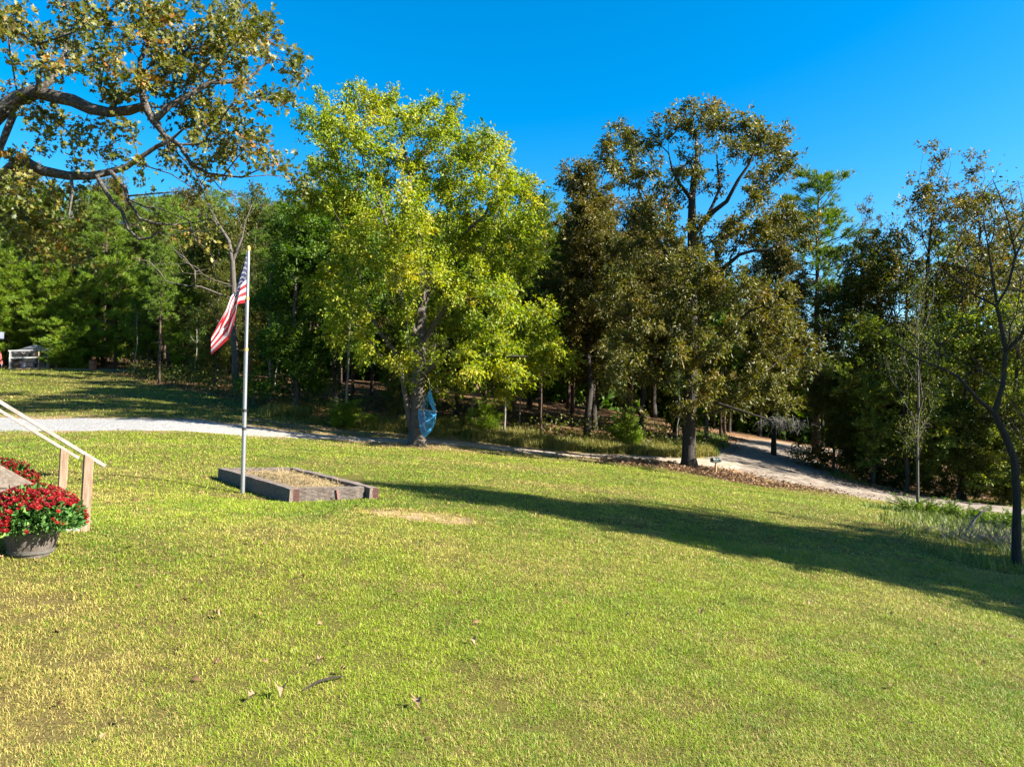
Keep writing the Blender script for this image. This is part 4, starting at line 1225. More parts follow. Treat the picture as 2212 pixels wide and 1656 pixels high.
for i in range(NS + 1):
    for j in range(NS + 1):
        u, v = i / NS, j / NS
        p = ex * (tiew + (ew - 2 * tiew) * u) + ey * (0.16 + (el_ - 0.35) * v)
        z = 0.13 + zl * v + 0.09 * math.sin(math.pi * u) * math.sin(math.pi * v) + random.uniform(-0.015, 0.02) + 0.05 * (vnoise(p.x, p.y, 0.4) - 0.5)
        V.append((p.x, p.y, float(z)))
for i in range(NS):
    for j in range(NS):
        a = i * (NS + 1) + j
        Fq.append((a, a + NS + 1, a + NS + 2, a + 1))
ns = 5200
us, vs = rng.random(ns), rng.random(ns)
P = np.array([(ex * (tiew + (ew - 2 * tiew) * u) + ey * (0.16 + (el_ - 0.35) * v)) for u, v in zip(us, vs)])
P[:, 2] = 0.14 + zl * vs + 0.09 * np.sin(np.pi * us) * np.sin(np.pi * vs) + rng.uniform(-0.01, 0.05, ns)
dv_ = rng.normal(0, 1, (ns, 3)) * np.array([1, 1, 0.25]); dv_ /= np.linalg.norm(dv_, axis=1)[:, None]
sv = np.cross(dv_, [0, 0, 1]); sv /= np.linalg.norm(sv, axis=1)[:, None]
L = rng.uniform(0.05, 0.16, (ns, 1))
SV = np.stack([P - sv * 0.004, P + sv * 0.004, P + dv_ * L + sv * 0.003, P + dv_ * L - sv * 0.003], 1).reshape(-1, 3)
b0 = len(V)
sme = np_mesh('straw_fill', np.vstack([np.array(V), SV]), [np.array(Fq), b0 + np.arange(ns * 4).reshape(-1, 4)], M_STRAW)
link('straw_fill', sme, bed)

# ------------------------------------------------------------------ porch steps with handrails
M_WOOD = m_noise('treated_wood', [(0.25, (0.09, 0.055, 0.034)), (0.5, (0.17, 0.115, 0.075)), (0.8, (0.25, 0.19, 0.14))], 3.5, 0.8, 0.35, (9, 9, 1.1), bscale=7)
M_RAIL = m_noise('sun_bleached_wood', [(0.3, (0.14, 0.115, 0.10)), (0.7, (0.225, 0.20, 0.185))], 4, 0.75, 0.2, (6, 6, 2))
M_TREAD = m_noise('grey_tread_wood', [(0.25, (0.055, 0.042, 0.031)), (0.5, (0.115, 0.092, 0.072)), (0.8, (0.18, 0.155, 0.128))], 3, 0.85, 0.4, (2, 10, 6), bscale=8)
M_CONC = m_noise('concrete', [(0.3, (0.12, 0.112, 0.10)), (0.7, (0.22, 0.205, 0.185))], 9, 0.9, 0.4)
NP = on(189, 8.65); FP = on(137, 10.1)
Wv = Vector((FP.x - NP.x, FP.y - NP.y, 0)); width = Wv.length; Wv.normalize()
Uv = Vector((-Wv.y, Wv.x, 0))
if Uv.x > 0: Uv = -Uv
SL = 0.72
steps = empty('porch_steps', NP, 'wooden porch steps with two sloping handrails climbing out of view', 'steps')
def lp(u, wd, z): return Uv * u + Wv * wd + Vector((0, 0, z))
Mrot = Matrix((Uv.to_tuple(), Wv.to_tuple(), (0, 0, 1))).transposed()
for wd, gz in ((0.0, 0.0), (width, FP.z - NP.z)):
    m = MB()
    hp = 0.90
    a = 0.049
    lean = Vector((0.03, 0, 0))
    V = []
    for zz in (-0.25, None):
        for su, sw in ((-a, -a), (a, -a), (a, a), (-a, a)):
            z = gz + (-0.25 if zz is not None else hp + su * SL)
            V.append(lp(su, wd + sw, z) + (lean if zz is None else Vector()))
    m.add(V, [(0, 1, 2, 3), (7, 6, 5, 4), (0, 4, 5, 1), (1, 5, 6, 2), (2, 6, 7, 3), (3, 7, 4, 0)])
    m.build('post', M_WOOD, steps, bevel=0.006)
    m = MB()
    a0, a1 = lp(-0.20, wd, gz + hp - 0.20 * SL + 0.022), lp(3.0, wd, gz + hp + 3.0 * SL + 0.022)
    m.bar(a0, a1, 0.115, 0.04)
    m.build('handrail', M_RAIL, steps, bevel=0.004)
    m = MB()
    m.bar(lp(2.6, wd, gz - 0.4), lp(2.6, wd, gz + hp + 2.6 * SL), 0.089, 0.089, up=Wv)
    m.build('post', M_WOOD, steps, bevel=0.006)
    m = MB()
    ins = 0.10 if wd == 0 else -0.10
    m.bar(lp(-0.02, wd + ins, 0.0), lp(2.6, wd + ins, 2.6 * SL), 0.04, 0.26)
    m.build('stringer', M_TREAD, steps, bevel=0.004)
    m = MB()
    m.box(lp(0.10, wd + ins * 0.4, gz + 0.0), (0.2, 0.17, 0.11), Mrot)
    m.build('footing', M_CONC, steps, bevel=0.01)
rise, run = 0.2, 0.2 / SL
for k in range(8):
    u0, zt = 0.06 + k * run, 0.2 * (k + 1) + (FP.z - NP.z) * 0.5
    for q in range(2):
        m = MB()
        m.box(lp(u0 + 0.067 + q * 0.150, width / 2, zt), (0.132, width - 0.13, 0.038), Mrot)
        m.build('tread', M_TREAD, steps, bevel=0.004)
    if k in (1, 2, 3, 4):
        m = MB()
        m.box(lp(u0 + 0.05, width / 2, zt - 0.11), (0.02, width - 0.2, 0.16), Mrot)
        m.build('riser', M_RAIL, steps)

# ------------------------------------------------------------------ chrysanthemums in half barrels
M_BARREL = m_noise('barrel_staves', [(0.3, (0.035, 0.028, 0.022)), (0.6, (0.10, 0.083, 0.068)), (0.85, (0.17, 0.145, 0.12))], 4, 0.75, 0.5, (9, 9, 1.2), bscale=8)
M_HOOP = m_noise('barrel_hoop', [(0.3, (0.05, 0.045, 0.04)), (0.7, (0.10, 0.09, 0.08))], 12, 0.55, 0.2)
M_SOIL = m_noise('potting_soil', [(0.3, (0.02, 0.015, 0.01)), (0.7, (0.06, 0.045, 0.03))], 20, 0.95, 0.5)
M_MUML = m_leaf('chrysanthemum_leaves', [(0.0, (0.02, 0.06, 0.012)), (0.6, (0.06, 0.14, 0.03)), (1.0, (0.15, 0.24, 0.06))], 0.5, 0.25)
M_PETAL = m_leaf('red_petals', [(0.0, (0.04, 0.001, 0.002)), (0.6, (0.16, 0.003, 0.006)), (1.0, (0.30, 0.018, 0.010))], 0.5, 0.2)
p = on(78, 7.5)
pot = empty('flower_tub', p, 'half barrel tub of red chrysanthemums in front of the porch steps', 'planter')
m = MB()
prof = [(0.0, 0.0), (0.185, -0.02), (0.212, 0.07), (0.236, 0.16), (0.253, 0.25), (0.265, 0.35), (0.245, 0.355), (0.24, 0.29)]
m.lathe(prof, 44)
Vb = []
for i, v in enumerate(m.V):
    k = i % 44
    s = 0.985 if k % 4 == 0 else 1.0
    Vb.append((v[0] * s, v[1] * s, v[2]))
m.V = Vb
bo = m.build('half_barrel', M_BARREL, pot)
for z, r in ((0.05, 0.208), (0.235, 0.252)):
    m = MB(); m.lathe([(r - 0.01, z - 0.018), (r + 0.004, z - 0.018), (r + 0.010, z + 0.018), (r - 0.01, z + 0.018)], 44)
    m.build('hoop', M_HOOP, bo)
m = MB(); m.lathe([(0.0, 0.31), (0.243, 0.305)], 32); m.build('soil', M_SOIL, pot)
# foliage dome: stems, leaves, blossoms
m = MB()
for k in range(110):
    th, ph = rng.uniform(0, 6.28), rng.uniform(0.1, 1.5)
    e = np.array([0.46 * math.sin(ph) * math.cos(th), 0.46 * math.sin(ph) * math.sin(th), 0.30 + 0.36 * math.cos(ph)])
    m.tube([(0.3 * e[0], 0.3 * e[1], 0.28), (0.75 * e[0], 0.75 * e[1], 0.30 + 0.6 * (e[2] - 0.3)), e], [0.004, 0.003, 0.002], 3, cap=False)
m.build('stems', M_MUML, pot)
n = 5200
v = rng.normal(0, 1, (n, 3)); v[:, 2] = np.abs(v[:, 2]) * 1.1 - 0.12
v /= np.linalg.norm(v, axis=1)[:, None]
R_ = rng.uniform(0.6, 1.0, n)
low = np.where(v[:, 2] < 0, 0.5, 1.0)
C = v * np.array([0.47, 0.45, 0.385]) * R_[:, None]
C[:, 2] = C[:, 2] * low + 0.31
lm = leaves_mesh('foliage', C, v, 0.055, 0.5, M_MUML, 0.5 + rng.normal(0, 0.2, n), droop=-0.1, upbias=0.6)
link('foliage', lm, pot)
def blossoms(nb, seed, bald=None):
    r_ = np.random.default_rng(seed)
    VV, FF, tt, b = [], [], [], 0
    k = 0
    while k < nb:
        d = r_.normal(0, 1, 3); d /= np.linalg.norm(d)
        if d[2] < 0.0: continue
        if bald is not None and r_.random() < bald(d): continue
        c = d * np.array([0.485, 0.465, 0.40]) * r_.uniform(0.95, 1.05) + np.array([0, 0, 0.31])
        nrm = d * 0.7 + np.array([0.1, -0.1, 0.75]) + r_.normal(0, 0.25, 3); nrm /= np.linalg.norm(nrm)
        u = np.cross(nrm, [0.3, 1, 0.2]); u /= np.linalg.norm(u); w_ = np.cross(nrm, u)
        rad = r_.uniform(0.020, 0.031)
        t0 = r_.uniform(0.25, 0.8)
        for layer, (rr, lift, npt) in enumerate(((1.0, 0.0, 11), (0.62, 0.008, 8))):
            ph = r_.uniform(0, 1)
            for q in range(npt):
                a = 2 * math.pi * (q / npt) + ph
                dr = math.cos(a) * u + math.sin(a) * w_
                sd = -math.sin(a) * u + math.cos(a) * w_
                o = c + nrm * lift
                VV += [o, o + (dr * 0.6 + sd * 0.22) * rad * rr + nrm * 0.003, o + dr * rad * rr * r_.uniform(0.9, 1.1) + nrm * (0.004 + 0.01 * layer), o + (dr * 0.6 - sd * 0.22) * rad * rr + nrm * 0.003]
                FF.append((b, b + 1, b + 2, b + 3)); b += 4
                tt += [np.clip(t0 + r_.normal(0, 0.12) + 0.1 * layer, 0, 1)] * 4
        k += 1
    return np_mesh('blossoms', np.array(VV), [np.array(FF)], M_PETAL, attrs={'tint': np.array(tt)})
link('blossoms', blossoms(1050, 4, lambda d: 0.96 if (d[2] < 0.55 and d[0] > 0.12 and d[1] < 0.35) else 0.1 if (d[2] < 0.3) else 0.0), pot)
q = on(8, 10.9)
pot2 = pot.copy(); COL.objects.link(pot2)
pot2.location = q; pot2.rotation_euler = (0, 0, 2.2); pot2.scale = (1.05, 1.05, 1.05)
tag(pot2, 'second tub of red chrysanthemums half hidden behind the porch steps', 'planter')
for ch in list(pot.children):
    c = ch.copy(); COL.objects.link(c); c.parent = pot2
    if ch.name.startswith('blossoms'): c.data = blossoms(900, 9)
    for g in ch.children:
        d = g.copy(); COL.objects.link(d); d.parent = c

# ------------------------------------------------------------------ mailbox
M_MBOX = m_noise('mailbox_metal', [(0.3, (0.03, 0.045, 0.042)), (0.7, (0.07, 0.09, 0.085))], 6, 0.3, 0.05, metal=0.4)
M_POST = m_noise('mailbox_post', [(0.3, (0.16, 0.10, 0.05)), (0.7, (0.30, 0.20, 0.11))], 4, 0.8, 0.3, (8, 8, 1))
p = on(1547.5, 32.5)
ztop = at(1547, 988, 32.5)[2] - p.z
mbx = empty('mailbox', p, 'dark metal mailbox on a thin wooden post by the dirt road', 'mailbox', rz=0.5)
m = MB(); m.box((0, 0, (ztop - 0.2) / 2 - 0.1), (0.075, 0.075, ztop - 0.2 + 0.2)); m.build('post', M_POST, mbx, bevel=0.006)
m = MB()
prof = [(-0.085, 0.0), (0.085, 0.0), (0.085, 0.11)] + [(0.085 * math.cos(a), 0.11 + 0.085 * math.sin(a)) for a in np.linspace(0, math.pi, 9)[1:-1]] + [(-0.085, 0.11)]
k = len(prof)
m.add([(x, a, b + ztop - 0.2) for x in (-0.25, 0.25) for a, b in prof], [tuple(range(k - 1, -1, -1)), tuple(range(k, 2 * k))] + [(i, (i + 1) % k, k + (i + 1) % k, k + i) for i in range(k)])
m.build('box', M_MBOX, mbx)
m = MB()
m.add([(x, a * 1.07, b * 1.03 + ztop - 0.2) for x in (-0.268, -0.235) for a, b in prof], [tuple(range(k - 1, -1, -1)), tuple(range(k, 2 * k))] + [(i, (i + 1) % k, k + (i + 1) % k, k + i) for i in range(k)])
m.build('door', M_HOOP, mbx)
m = MB()
m.add([(x, a * 1.05, b * 1.02 + ztop - 0.2) for x in (0.225, 0.262) for a, b in prof], [tuple(range(k - 1, -1, -1)), tuple(range(k, 2 * k))] + [(i, (i + 1) % k, k + (i + 1) % k, k + i) for i in range(k)])
m.build('back_cap', M_HOOP, mbx)
m = MB(); m.box((0, 0, ztop - 0.215), (0.30, 0.12, 0.025)); m.build('shelf', M_POST, mbx)

# ------------------------------------------------------------------ hammock hung up by one end
M_NET = m_noise('blue_net', [(0.3, (0.02, 0.16, 0.36)), (0.7, (0.06, 0.33, 0.58))], 8, 0.6, 0)
M_BAR = m_noise('spreader_wood', [(0.3, (0.30, 0.22, 0.14)), (0.7, (0.48, 0.38, 0.27))], 8, 0.7, 0)
ZH = zoom(1150, 1100, 6.624)
HD = 31.2
ho = at(*ZH(930, 440), HD)
ham = empty('hammock', ho, 'blue rope hammock hanging by one end from the maple', 'hammock')
hp_ = lambda x, y, dd=0.0: at(*ZH(x, y), HD + dd) - ho
m = MB(); m.tube([hp_(700, 845), hp_(1072, 888)], 0.026, 8); m.build('spreader_bar', M_BAR, ham)
lft = curve([(706, 860), (705, 1000), (722, 1150), (752, 1280), (800, 1380)], 24)
rgt = curve([(1040, 880), (1038, 960), (1010, 1130), (950, 1270), (830, 1392)], 24)
m = MB()
NSR = 16
for k in range(NSR + 1):
    s = k / NSR
    pts_ = [hp_(*(lft[i] * (1 - s) + rgt[i] * s), -0.30 * math.sin(math.pi * s) * math.sin(math.pi * min(1, i / 23 + 0.05))) for i in range(24)]
    m.tube(pts_, 0.026 if k in (0, NSR) else 0.009, 5, cap=False)
for i in range(24):
    pts_ = [hp_(*(lft[i] * (1 - s) + rgt[i] * s), -0.30 * math.sin(math.pi * s) * math.sin(math.pi * min(1, i / 23 + 0.05))) for s in np.linspace(0, 1, 11)]
    m.tube(pts_, 0.009, 4, cap=False)
m.build('net', M_NET, ham)
m = MB()
for k in range(13):
    s = k / 12
    e = np.array([990 - 0, 860]) * (1 - s) + np.array([1045, 885]) * s
    m.tube([hp_(930 + 8 * s, 440), hp_(900 + 50 * s, 560, -0.1 * s), hp_(915 + 85 * s, 700, 0.1 - 0.25 * s), hp_(*e)], [0.015, 0.024, 0.03, 0.016], 5, cap=False)
for s in np.linspace(0, 1, 5):
    m.tube([hp_(930, 470), hp_(890 - 60 * s, 640), hp_(870 - 150 * s, 850)], [0.008, 0.007, 0.006], 4, cap=False)
m.build('gathered_cords', M_NET, ham)
m = MB(); m.tube([hp_(930, 450), hp_(925, 380), hp_(900, 250, 0.3), hp_(760, 60, 0.6)], 0.012, 6); m.build('rope', M_BAR, ham)

# ------------------------------------------------------------------ wire chicken run, shed and drums at the top of the lawn
M_LUMB = m_noise('weathered_lumber', [(0.3, (0.13, 0.135, 0.135)), (0.7, (0.23, 0.235, 0.23))], 3, 0.85, 0.2)
M_LUMY = m_noise('fresh_lumber', [(0.3, (0.17, 0.12, 0.065)), (0.7, (0.26, 0.19, 0.11))], 3, 0.85, 0.2)
M_WIRE = m_noise('galvanised_wire', [(0.3, (0.10, 0.105, 0.11)), (0.7, (0.18, 0.185, 0.19))], 5, 0.5, 0, metal=0.3)
M_TARP = m_noise('grey_netting', [(0.3, (0.07, 0.08, 0.11)), (0.7, (0.14, 0.155, 0.19))], 3, 0.8, 0.1)
ZC = zoom(0, 980, 7.373)
c0 = on(ZC(170, 0)[0], 60.0); c1 = on(ZC(1215, 0)[0], 60.0)
run_ = empty('chicken_run', c0, 'wire mesh chicken run with a netting roof at the top of the lawn', 'chicken run')
ry = Vector((c0.x + 2, c0.y, 0)).normalized()
rx = Vector((ry.y, -ry.x, 0)); RW = (c1.x - c0.x) * rx.x * 1.02; RD = 3.2
c1 = Vector((c0.x + rx.x * RW, c0.y + rx.y * RW, 0)); c1.z = hz(c1.x, c1.y)
hgt = at(*ZC(1215, 462), 60)[2] - c1.z
zz = lambda s: (c1.z - c0.z) * s
fr = lambda s, dd, z: rx * (s * RW) + ry * dd + Vector((0, 0, z + zz(s)))
sx = lambda x: (x - 170) / (1215 - 170)
def rpart(name, mat, bars):
    m = MB()
    for a, b, wd in bars: m.bar(a, b, wd, wd, up=ry if abs((Vector(b) - Vector(a)).normalized().z) > 0.5 else (0, 0, 1))
    return m.build(name, mat, run_, bevel=0.0)
for x, mt, top in ((170, M_LUMB, 0), (800, M_LUMY, 0.12), (990, M_LUMB, 0), (1035, M_LUMY, 0), (1200, M_LUMB, 0)):
    rpart('post', mt, [(fr(sx(x), 0, -0.2), fr(sx(x), 0, hgt + top), 0.095)])
for x in (175, 540, 690, 1215):
    rpart('post', M_LUMB, [(fr(sx(x), RD, -0.2), fr(sx(x), RD, hgt), 0.09)])
rpart('roof_post', M_LUMY, [(fr(sx(690), RD * 0.5, -0.2), fr(sx(700), RD * 0.5, hgt + 0.55), 0.09)])
rpart('top_rail', M_LUMB, [(fr(sx(130), 0.0, hgt - 0.03), fr(sx(1215), 0.0, hgt - 0.03), 0.11)])
rpart('top_rail', M_LUMB, [(fr(sx(130), RD, hgt - 0.03), fr(sx(1215), RD, hgt - 0.03), 0.09)])
rpart('top_rail', M_LUMB, [(fr(1, 0.05, hgt - 0.03), fr(1, RD, hgt - 0.03), 0.09)])
rpart('top_rail', M_LUMB, [(fr(0, 0.05, hgt - 0.03), fr(0, RD, hgt - 0.03), 0.09)])
rpart('middle_rail', M_LUMB, [(fr(sx(150), 0.0, hgt * 0.62), fr(sx(985), 0.0, hgt * 0.60), 0.10)])
rpart('middle_rail', M_LUMB, [(fr(sx(120), RD, hgt * 0.66), fr(sx(1215), RD, hgt * 0.66), 0.09)])
rpart('door_rail', M_LUMB, [(fr(sx(1035), 0.0, hgt * 0.42), fr(sx(1215), 0.0, hgt * 0.42), 0.08)])
rpart('sill_board', M_LUMY, [(fr(sx(150), -0.02, 0.05), fr(sx(985), -0.02, 0.05), 0.13)])
def mesh_panel(a, b, c, d, nu, nv, r=0.003):
    m = MB()
    a, b, c, d = map(Vector, (a, b, c, d))
    for i in range(nu + 1):
        s = i / nu
        m.tube([a.lerp(b, s), d.lerp(c, s)], r, 3, cap=False)
    for j in range(nv + 1):
        t = j / nv
        m.tube([a.lerp(d, t), b.lerp(c, t)], r, 3, cap=False)
    m.build('wire_mesh', M_WIRE, run_)
mesh_panel(fr(0, 0, 0.1), fr(1, 0, 0.1), fr(1, 0, hgt), fr(0, 0, hgt), 48, 22)
mesh_panel(fr(1, 0, 0.1), fr(1, RD, 0.1), fr(1, RD, hgt), fr(1, 0, hgt), 30, 18)
mesh_panel(fr(0, RD, 0.1), fr(1, RD, 0.1), fr(1, RD, hgt), fr(0, RD, hgt), 36, 18)
pk = fr(sx(700), RD * 0.5, hgt + 0.55)
cor = [fr(sx(330), 0, hgt + 0.03), fr(sx(1060), 0, hgt + 0.03), fr(sx(1060), RD, hgt + 0.03), fr(sx(330), RD, hgt + 0.03)]
m = MB()
for a, b in zip(cor, cor[1:] + cor[:1]):
    for s in np.linspace(0, 1, 26):
        m.tube([Vector(a).lerp(Vector(b), s), pk], 0.008, 3, cap=False)
    for t in np.linspace(0.05, 0.95, 22):
        m.tube([Vector(a).lerp(pk, t), Vector(b).lerp(pk, t)], 0.009, 3, cap=False)
m.build('roof_netting', M_TARP, run_)
M_DRUM = m_noise('navy_plastic', [(0.3, (0.012, 0.016, 0.03)), (0.7, (0.035, 0.042, 0.07))], 4, 0.4, 0)
M_RUST = m_noise('rusty_steel', [(0.25, (0.07, 0.028, 0.018)), (0.5, (0.17, 0.062, 0.03)), (0.8, (0.30, 0.15, 0.08))], 3, 0.85, 0.5)
def drum(name, loc, r, h, mat, label, cat, ribs=True):
    o = empty(name, loc, label, cat)
    m = MB()
    pr = [(0, -0.02), (r, -0.02)]
    for k in range(1, 12):
        z = h * k / 12
        pr.append((r + (0.014 if ribs and k in (4, 8) else 0), z))
    pr += [(r, h), (r - 0.03, h), (r - 0.03, h * 0.6), (0, h * 0.6)]
    m.lathe(pr, 24)
    m.build('body', mat, o)
    m = MB(); m.lathe([(r - 0.035, h - 0.015), (r + 0.016, h - 0.015), (r + 0.016, h + 0.02), (r - 0.035, h + 0.02)], 24)
    m.build('rim', mat, o)
    return o
def inrun(x, dd):
    v = Vector(c0) + fr(sx(x), dd, 0); v.z = hz(v.x, v.y); return v
drum('feed_drum', inrun(480, 1.3), 0.27, 0.68, M_DRUM, 'dark blue drum in the wire chicken run, farther from its door', 'drum')
drum('feed_drum', inrun(690, 1.2), 0.31, 0.70, M_DRUM, 'dark blue drum in the wire chicken run, nearer its door', 'drum')
bx = empty('nest_box', inrun(885, 1.9), 'tan wooden box on the floor of the chicken run', 'box')
m = MB(); m.box((0, 0, 0.28), (0.75, 0.5, 0.5)); m.build('body', M_LUMY, bx, bevel=0.01)
m = MB(); m.box((0, -0.02, 0.55), (0.82, 0.6, 0.03)); m.build('lid', M_LUMY, bx, bevel=0.005)
an = empty('antlers', Vector(c0) + fr(sx(465), -0.08, hgt - 0.05), 'pale deer antlers fixed to the top rail of the chicken run', 'antlers')
for s in (-1, 1):
    m = MB(); m.tube([(0.02 * s, 0, -0.30), (0.14 * s, -0.03, -0.14), (0.21 * s, -0.06, 0.02), (0.17 * s, -0.05, 0.12)], [0.03, 0.026, 0.02, 0.01], 6)
    m.tube([(0.14 * s, -0.03, -0.14), (0.10 * s, -0.08, 0.02)], [0.02, 0.008], 5)
    m.tube([(0.20 * s, -0.05, -0.02), (0.28 * s, -0.08, 0.08)], [0.018, 0.008], 5)
    m.build('antler', M_RAIL, an)
p = on(ZC(2020, 0)[0], 60.5)
drum('burn_drum', p, 0.30, at(*ZC(2020, 752), 60.5)[2] - p.z, M_RUST, 'rusty steel burn drum standing on bare ground near the chicken run', 'drum')
M_REDW = m_noise('red_boards', [(0.3, (0.16, 0.03, 0.022)), (0.7, (0.24, 0.055, 0.042))], 3, 0.8, 0.2)
M_WHTW = m_noise('white_boards', [(0.3, (0.26, 0.255, 0.265)), (0.7, (0.36, 0.355, 0.36))], 3, 0.8, 0.2)
p = on(-50, 61.5)
sh = empty('red_shed', p, 'small red shed with a pale loft mostly beyond the left edge', 'shed', rz=0.62)
m = MB(); m.box((0, 1.2, 0.75), (2.9, 2.2, 1.9)); m.build('wall', M_REDW, sh)
m = MB(); m.box((0, 1.2, 2.25), (2.6, 2.0, 1.1)); m.build('loft', M_WHTW, sh)
m = MB(); m.add([(-1.7, -0.1, 2.72), (1.7, -0.1, 2.72), (1.7, 1.2, 3.3), (-1.7, 1.2, 3.3), (1.7, 2.5, 2.72), (-1.7, 2.5, 2.72), (-1.7, -0.1, 2.8), (1.7, -0.1, 2.8), (1.7, 1.2, 3.4), (-1.7, 1.2, 3.4), (1.7, 2.5, 2.8), (-1.7, 2.5, 2.8)],
                [(0, 3, 2, 1), (3, 5, 4, 2), (6, 7, 8, 9), (9, 8, 10, 11), (0, 1, 7, 6), (5, 11, 10, 4), (1, 2, 8, 7), (2, 4, 10, 8), (0, 6, 9, 3), (3, 9, 11, 5)])
m.build('roof', M_TARP, sh)
m = MB()
m.add([(-1.5, 0.05, 1.45), (1.55, 0.05, 1.45), (1.7, -0.75, 0.55), (-1.6, -0.75, 0.55), (-1.5, 0.05, 1.38), (1.55, 0.05, 1.38), (1.7, -0.75, 0.48), (-1.6, -0.75, 0.48)],
      [(0, 1, 2, 3), (7, 6, 5, 4), (0, 4, 5, 1), (3, 2, 6, 7), (1, 5, 6, 2), (0, 3, 7, 4)])
m.build('lean_to_roof', M_REDW, sh)
m = MB(); m.bar((1.62, -0.72, -0.1), (1.62, -0.72, 0.5), 0.07, 0.07, up=(0, 1, 0)); m.build('lean_to_post', M_LUMB, sh)

# ------------------------------------------------------------------ grass, weeds and fallen leaves
def lawn_mask(x, y):
    dr, rd = line_dist(x, y, DRIVE), line_dist(x, y, ROAD)
    hw = 1.75 - 1.05 * sstep(-14, -6, x) + 0.5 * sstep(1, 8, x)
    m = (y < edge_y(x) + 0.6) & (dr > hw + (vnoise(x, y, 0.9) - 0.5) * 0.8) & (rd > 2.5 + (vnoise(x, y, 0.8) - 0.5) * 1.2)
    m &= np.hypot((x - 13.2) / 4.0, (y - 34.6) / 2.4) + (vnoise(x, y, 0.7) - 0.5) * 0.4 > 1.0
    q = np.column_stack([x - nv_.x, y - nv_.y])
    a, b = q @ np.array(ex)[:2], q @ np.array(ey)[:2]
    m &= ~((a > 0) & (a < ew) & (b > 0) & (b < el_))
    m &= np.hypot((x + 37) / 5.0, (y - 61.2) / 1.3) > 1.0
    return m

def blades(nb, dmin, dmax, wide, lng, dens_pow):
    """random blades on the lawn between two distances, thinner with distance"""
    u = rng.random(nb)
    k = 2 - dens_pow
    d = (dmin ** k + u * (dmax ** k - dmin ** k)) ** (1 / k)
    x = d * rng.uniform(-0.86, 0.86, nb)
    y = d
    m = lawn_mask(x, y)
    x, y, d = x[m], y[m], d[m]
    dr = dryness(x, y)
    n2 = fbm(x, y, 0.45, 3)
    n3 = vnoise(x, y, 0.13) * 0.6 + vnoise(x + 31, y, 0.31) * 0.4
    keep = rng.random(len(x)) < (1.0 - 0.25 * dr - 0.6 * sstep(0.82, 0.98, dr)) * (0.25 + 1.5 * sstep(0.25, 0.75, n3)) * (0.7 + 0.6 * n2)
    x, y, d, dr, n2, n3 = x[keep], y[keep], d[keep], dr[keep], n2[keep], n3[keep]
    n = len(x)
    z = H(x, y)
    th = rng.uniform(0, 2 * np.pi, n)
    lean = np.radians(rng.normal(58, 19, n))
    flat = rng.random(n) < 0.36
    lean = np.where(flat, np.radians(rng.uniform(74, 90, n)), lean)
    L = lng * np.where(flat, 1.7, 1.15) * rng.uniform(0.55, 1.35, n) * (d / dmin) ** 0.28 * (0.55 + 0.5 * n2 + 0.45 * n3)
    W = wide * rng.uniform(0.7, 1.3, n) * (d / dmin) ** 0.8
    dirv = np.column_stack([np.sin(lean) * np.cos(th), np.sin(lean) * np.sin(th), np.maximum(np.cos(lean), 0.12)])
    ph = th + np.pi / 2 + rng.normal(0, 0.5, n)
    side = np.column_stack([np.cos(ph), np.sin(ph), np.zeros(n)])
    B = np.column_stack([x, y, z - 0.004])
    mid = B + dirv * (L * 0.55)[:, None] + np.array([0, 0, 1]) * (L * 0.10)[:, None]
    tip = B + dirv * L[:, None] - np.array([0, 0, 1]) * (L * 0.12)[:, None]
    V = np.stack([B - side * (W / 2)[:, None], B + side * (W / 2)[:, None], mid + side * (W * 0.42)[:, None], mid - side * (W * 0.42)[:, None], tip], 1)
    # colours: blades run from deep green through yellow green to straw
    hue = fbm(x + 9, y - 4, 2.2, 4)
    t = np.clip(0.62 + 1.6 * (hue - 0.5) + 0.9 * (vnoise(x - 3, y + 8, 0.35) - 0.5) + rng.normal(0, 0.2, n), 0, 1)[:, None]
    g = np.array([0.072, 0.155, 0.007]) * (1 - t) + np.array([0.205, 0.272, 0.014]) * t
    straw = np.array([0.36, 0.295, 0.08]) * (0.85 + 0.3 * dr[:, None]) * rng.uniform(0.6, 1.1, (n, 1))
    sp = np.clip(0.19 + 0.95 * dr, 0, 0.97)
    isd = (rng.random(n) < sp)[:, None]
    c = np.where(isd, straw, g)
    thatch = np.array([0.21, 0.185, 0.06]) * rng.uniform(0.3, 1.2, (n, 1))
    c = np.where((flat & (rng.random(n) < 0.75))[:, None], thatch, c)
    return V, c
parts = [blades(2100000, 3.6, 13.0, 0.0027, 0.032, 1.0), blades(700000, 12.5, 30.0, 0.009, 0.045, 1.1), blades(240000, 29.0, 64.0, 0.021, 0.08, 1.0)]
V = np.concatenate([p[0] for p in parts])
c = np.concatenate([p[1] for p in parts])
n = len(V)
b = np.arange(n)[:, None] * 5
me = np_mesh('lawn_grass', V.reshape(-1, 3), [b + np.array([[0, 1, 2, 3]]), b + np.array([[3, 2, 4]])], M_GRASS, cols={'col': np.repeat(c, 5, 0)})
tag(link('lawn_grass', me), 'short patchy green and straw coloured lawn grass', 'grass', kind='stuff')

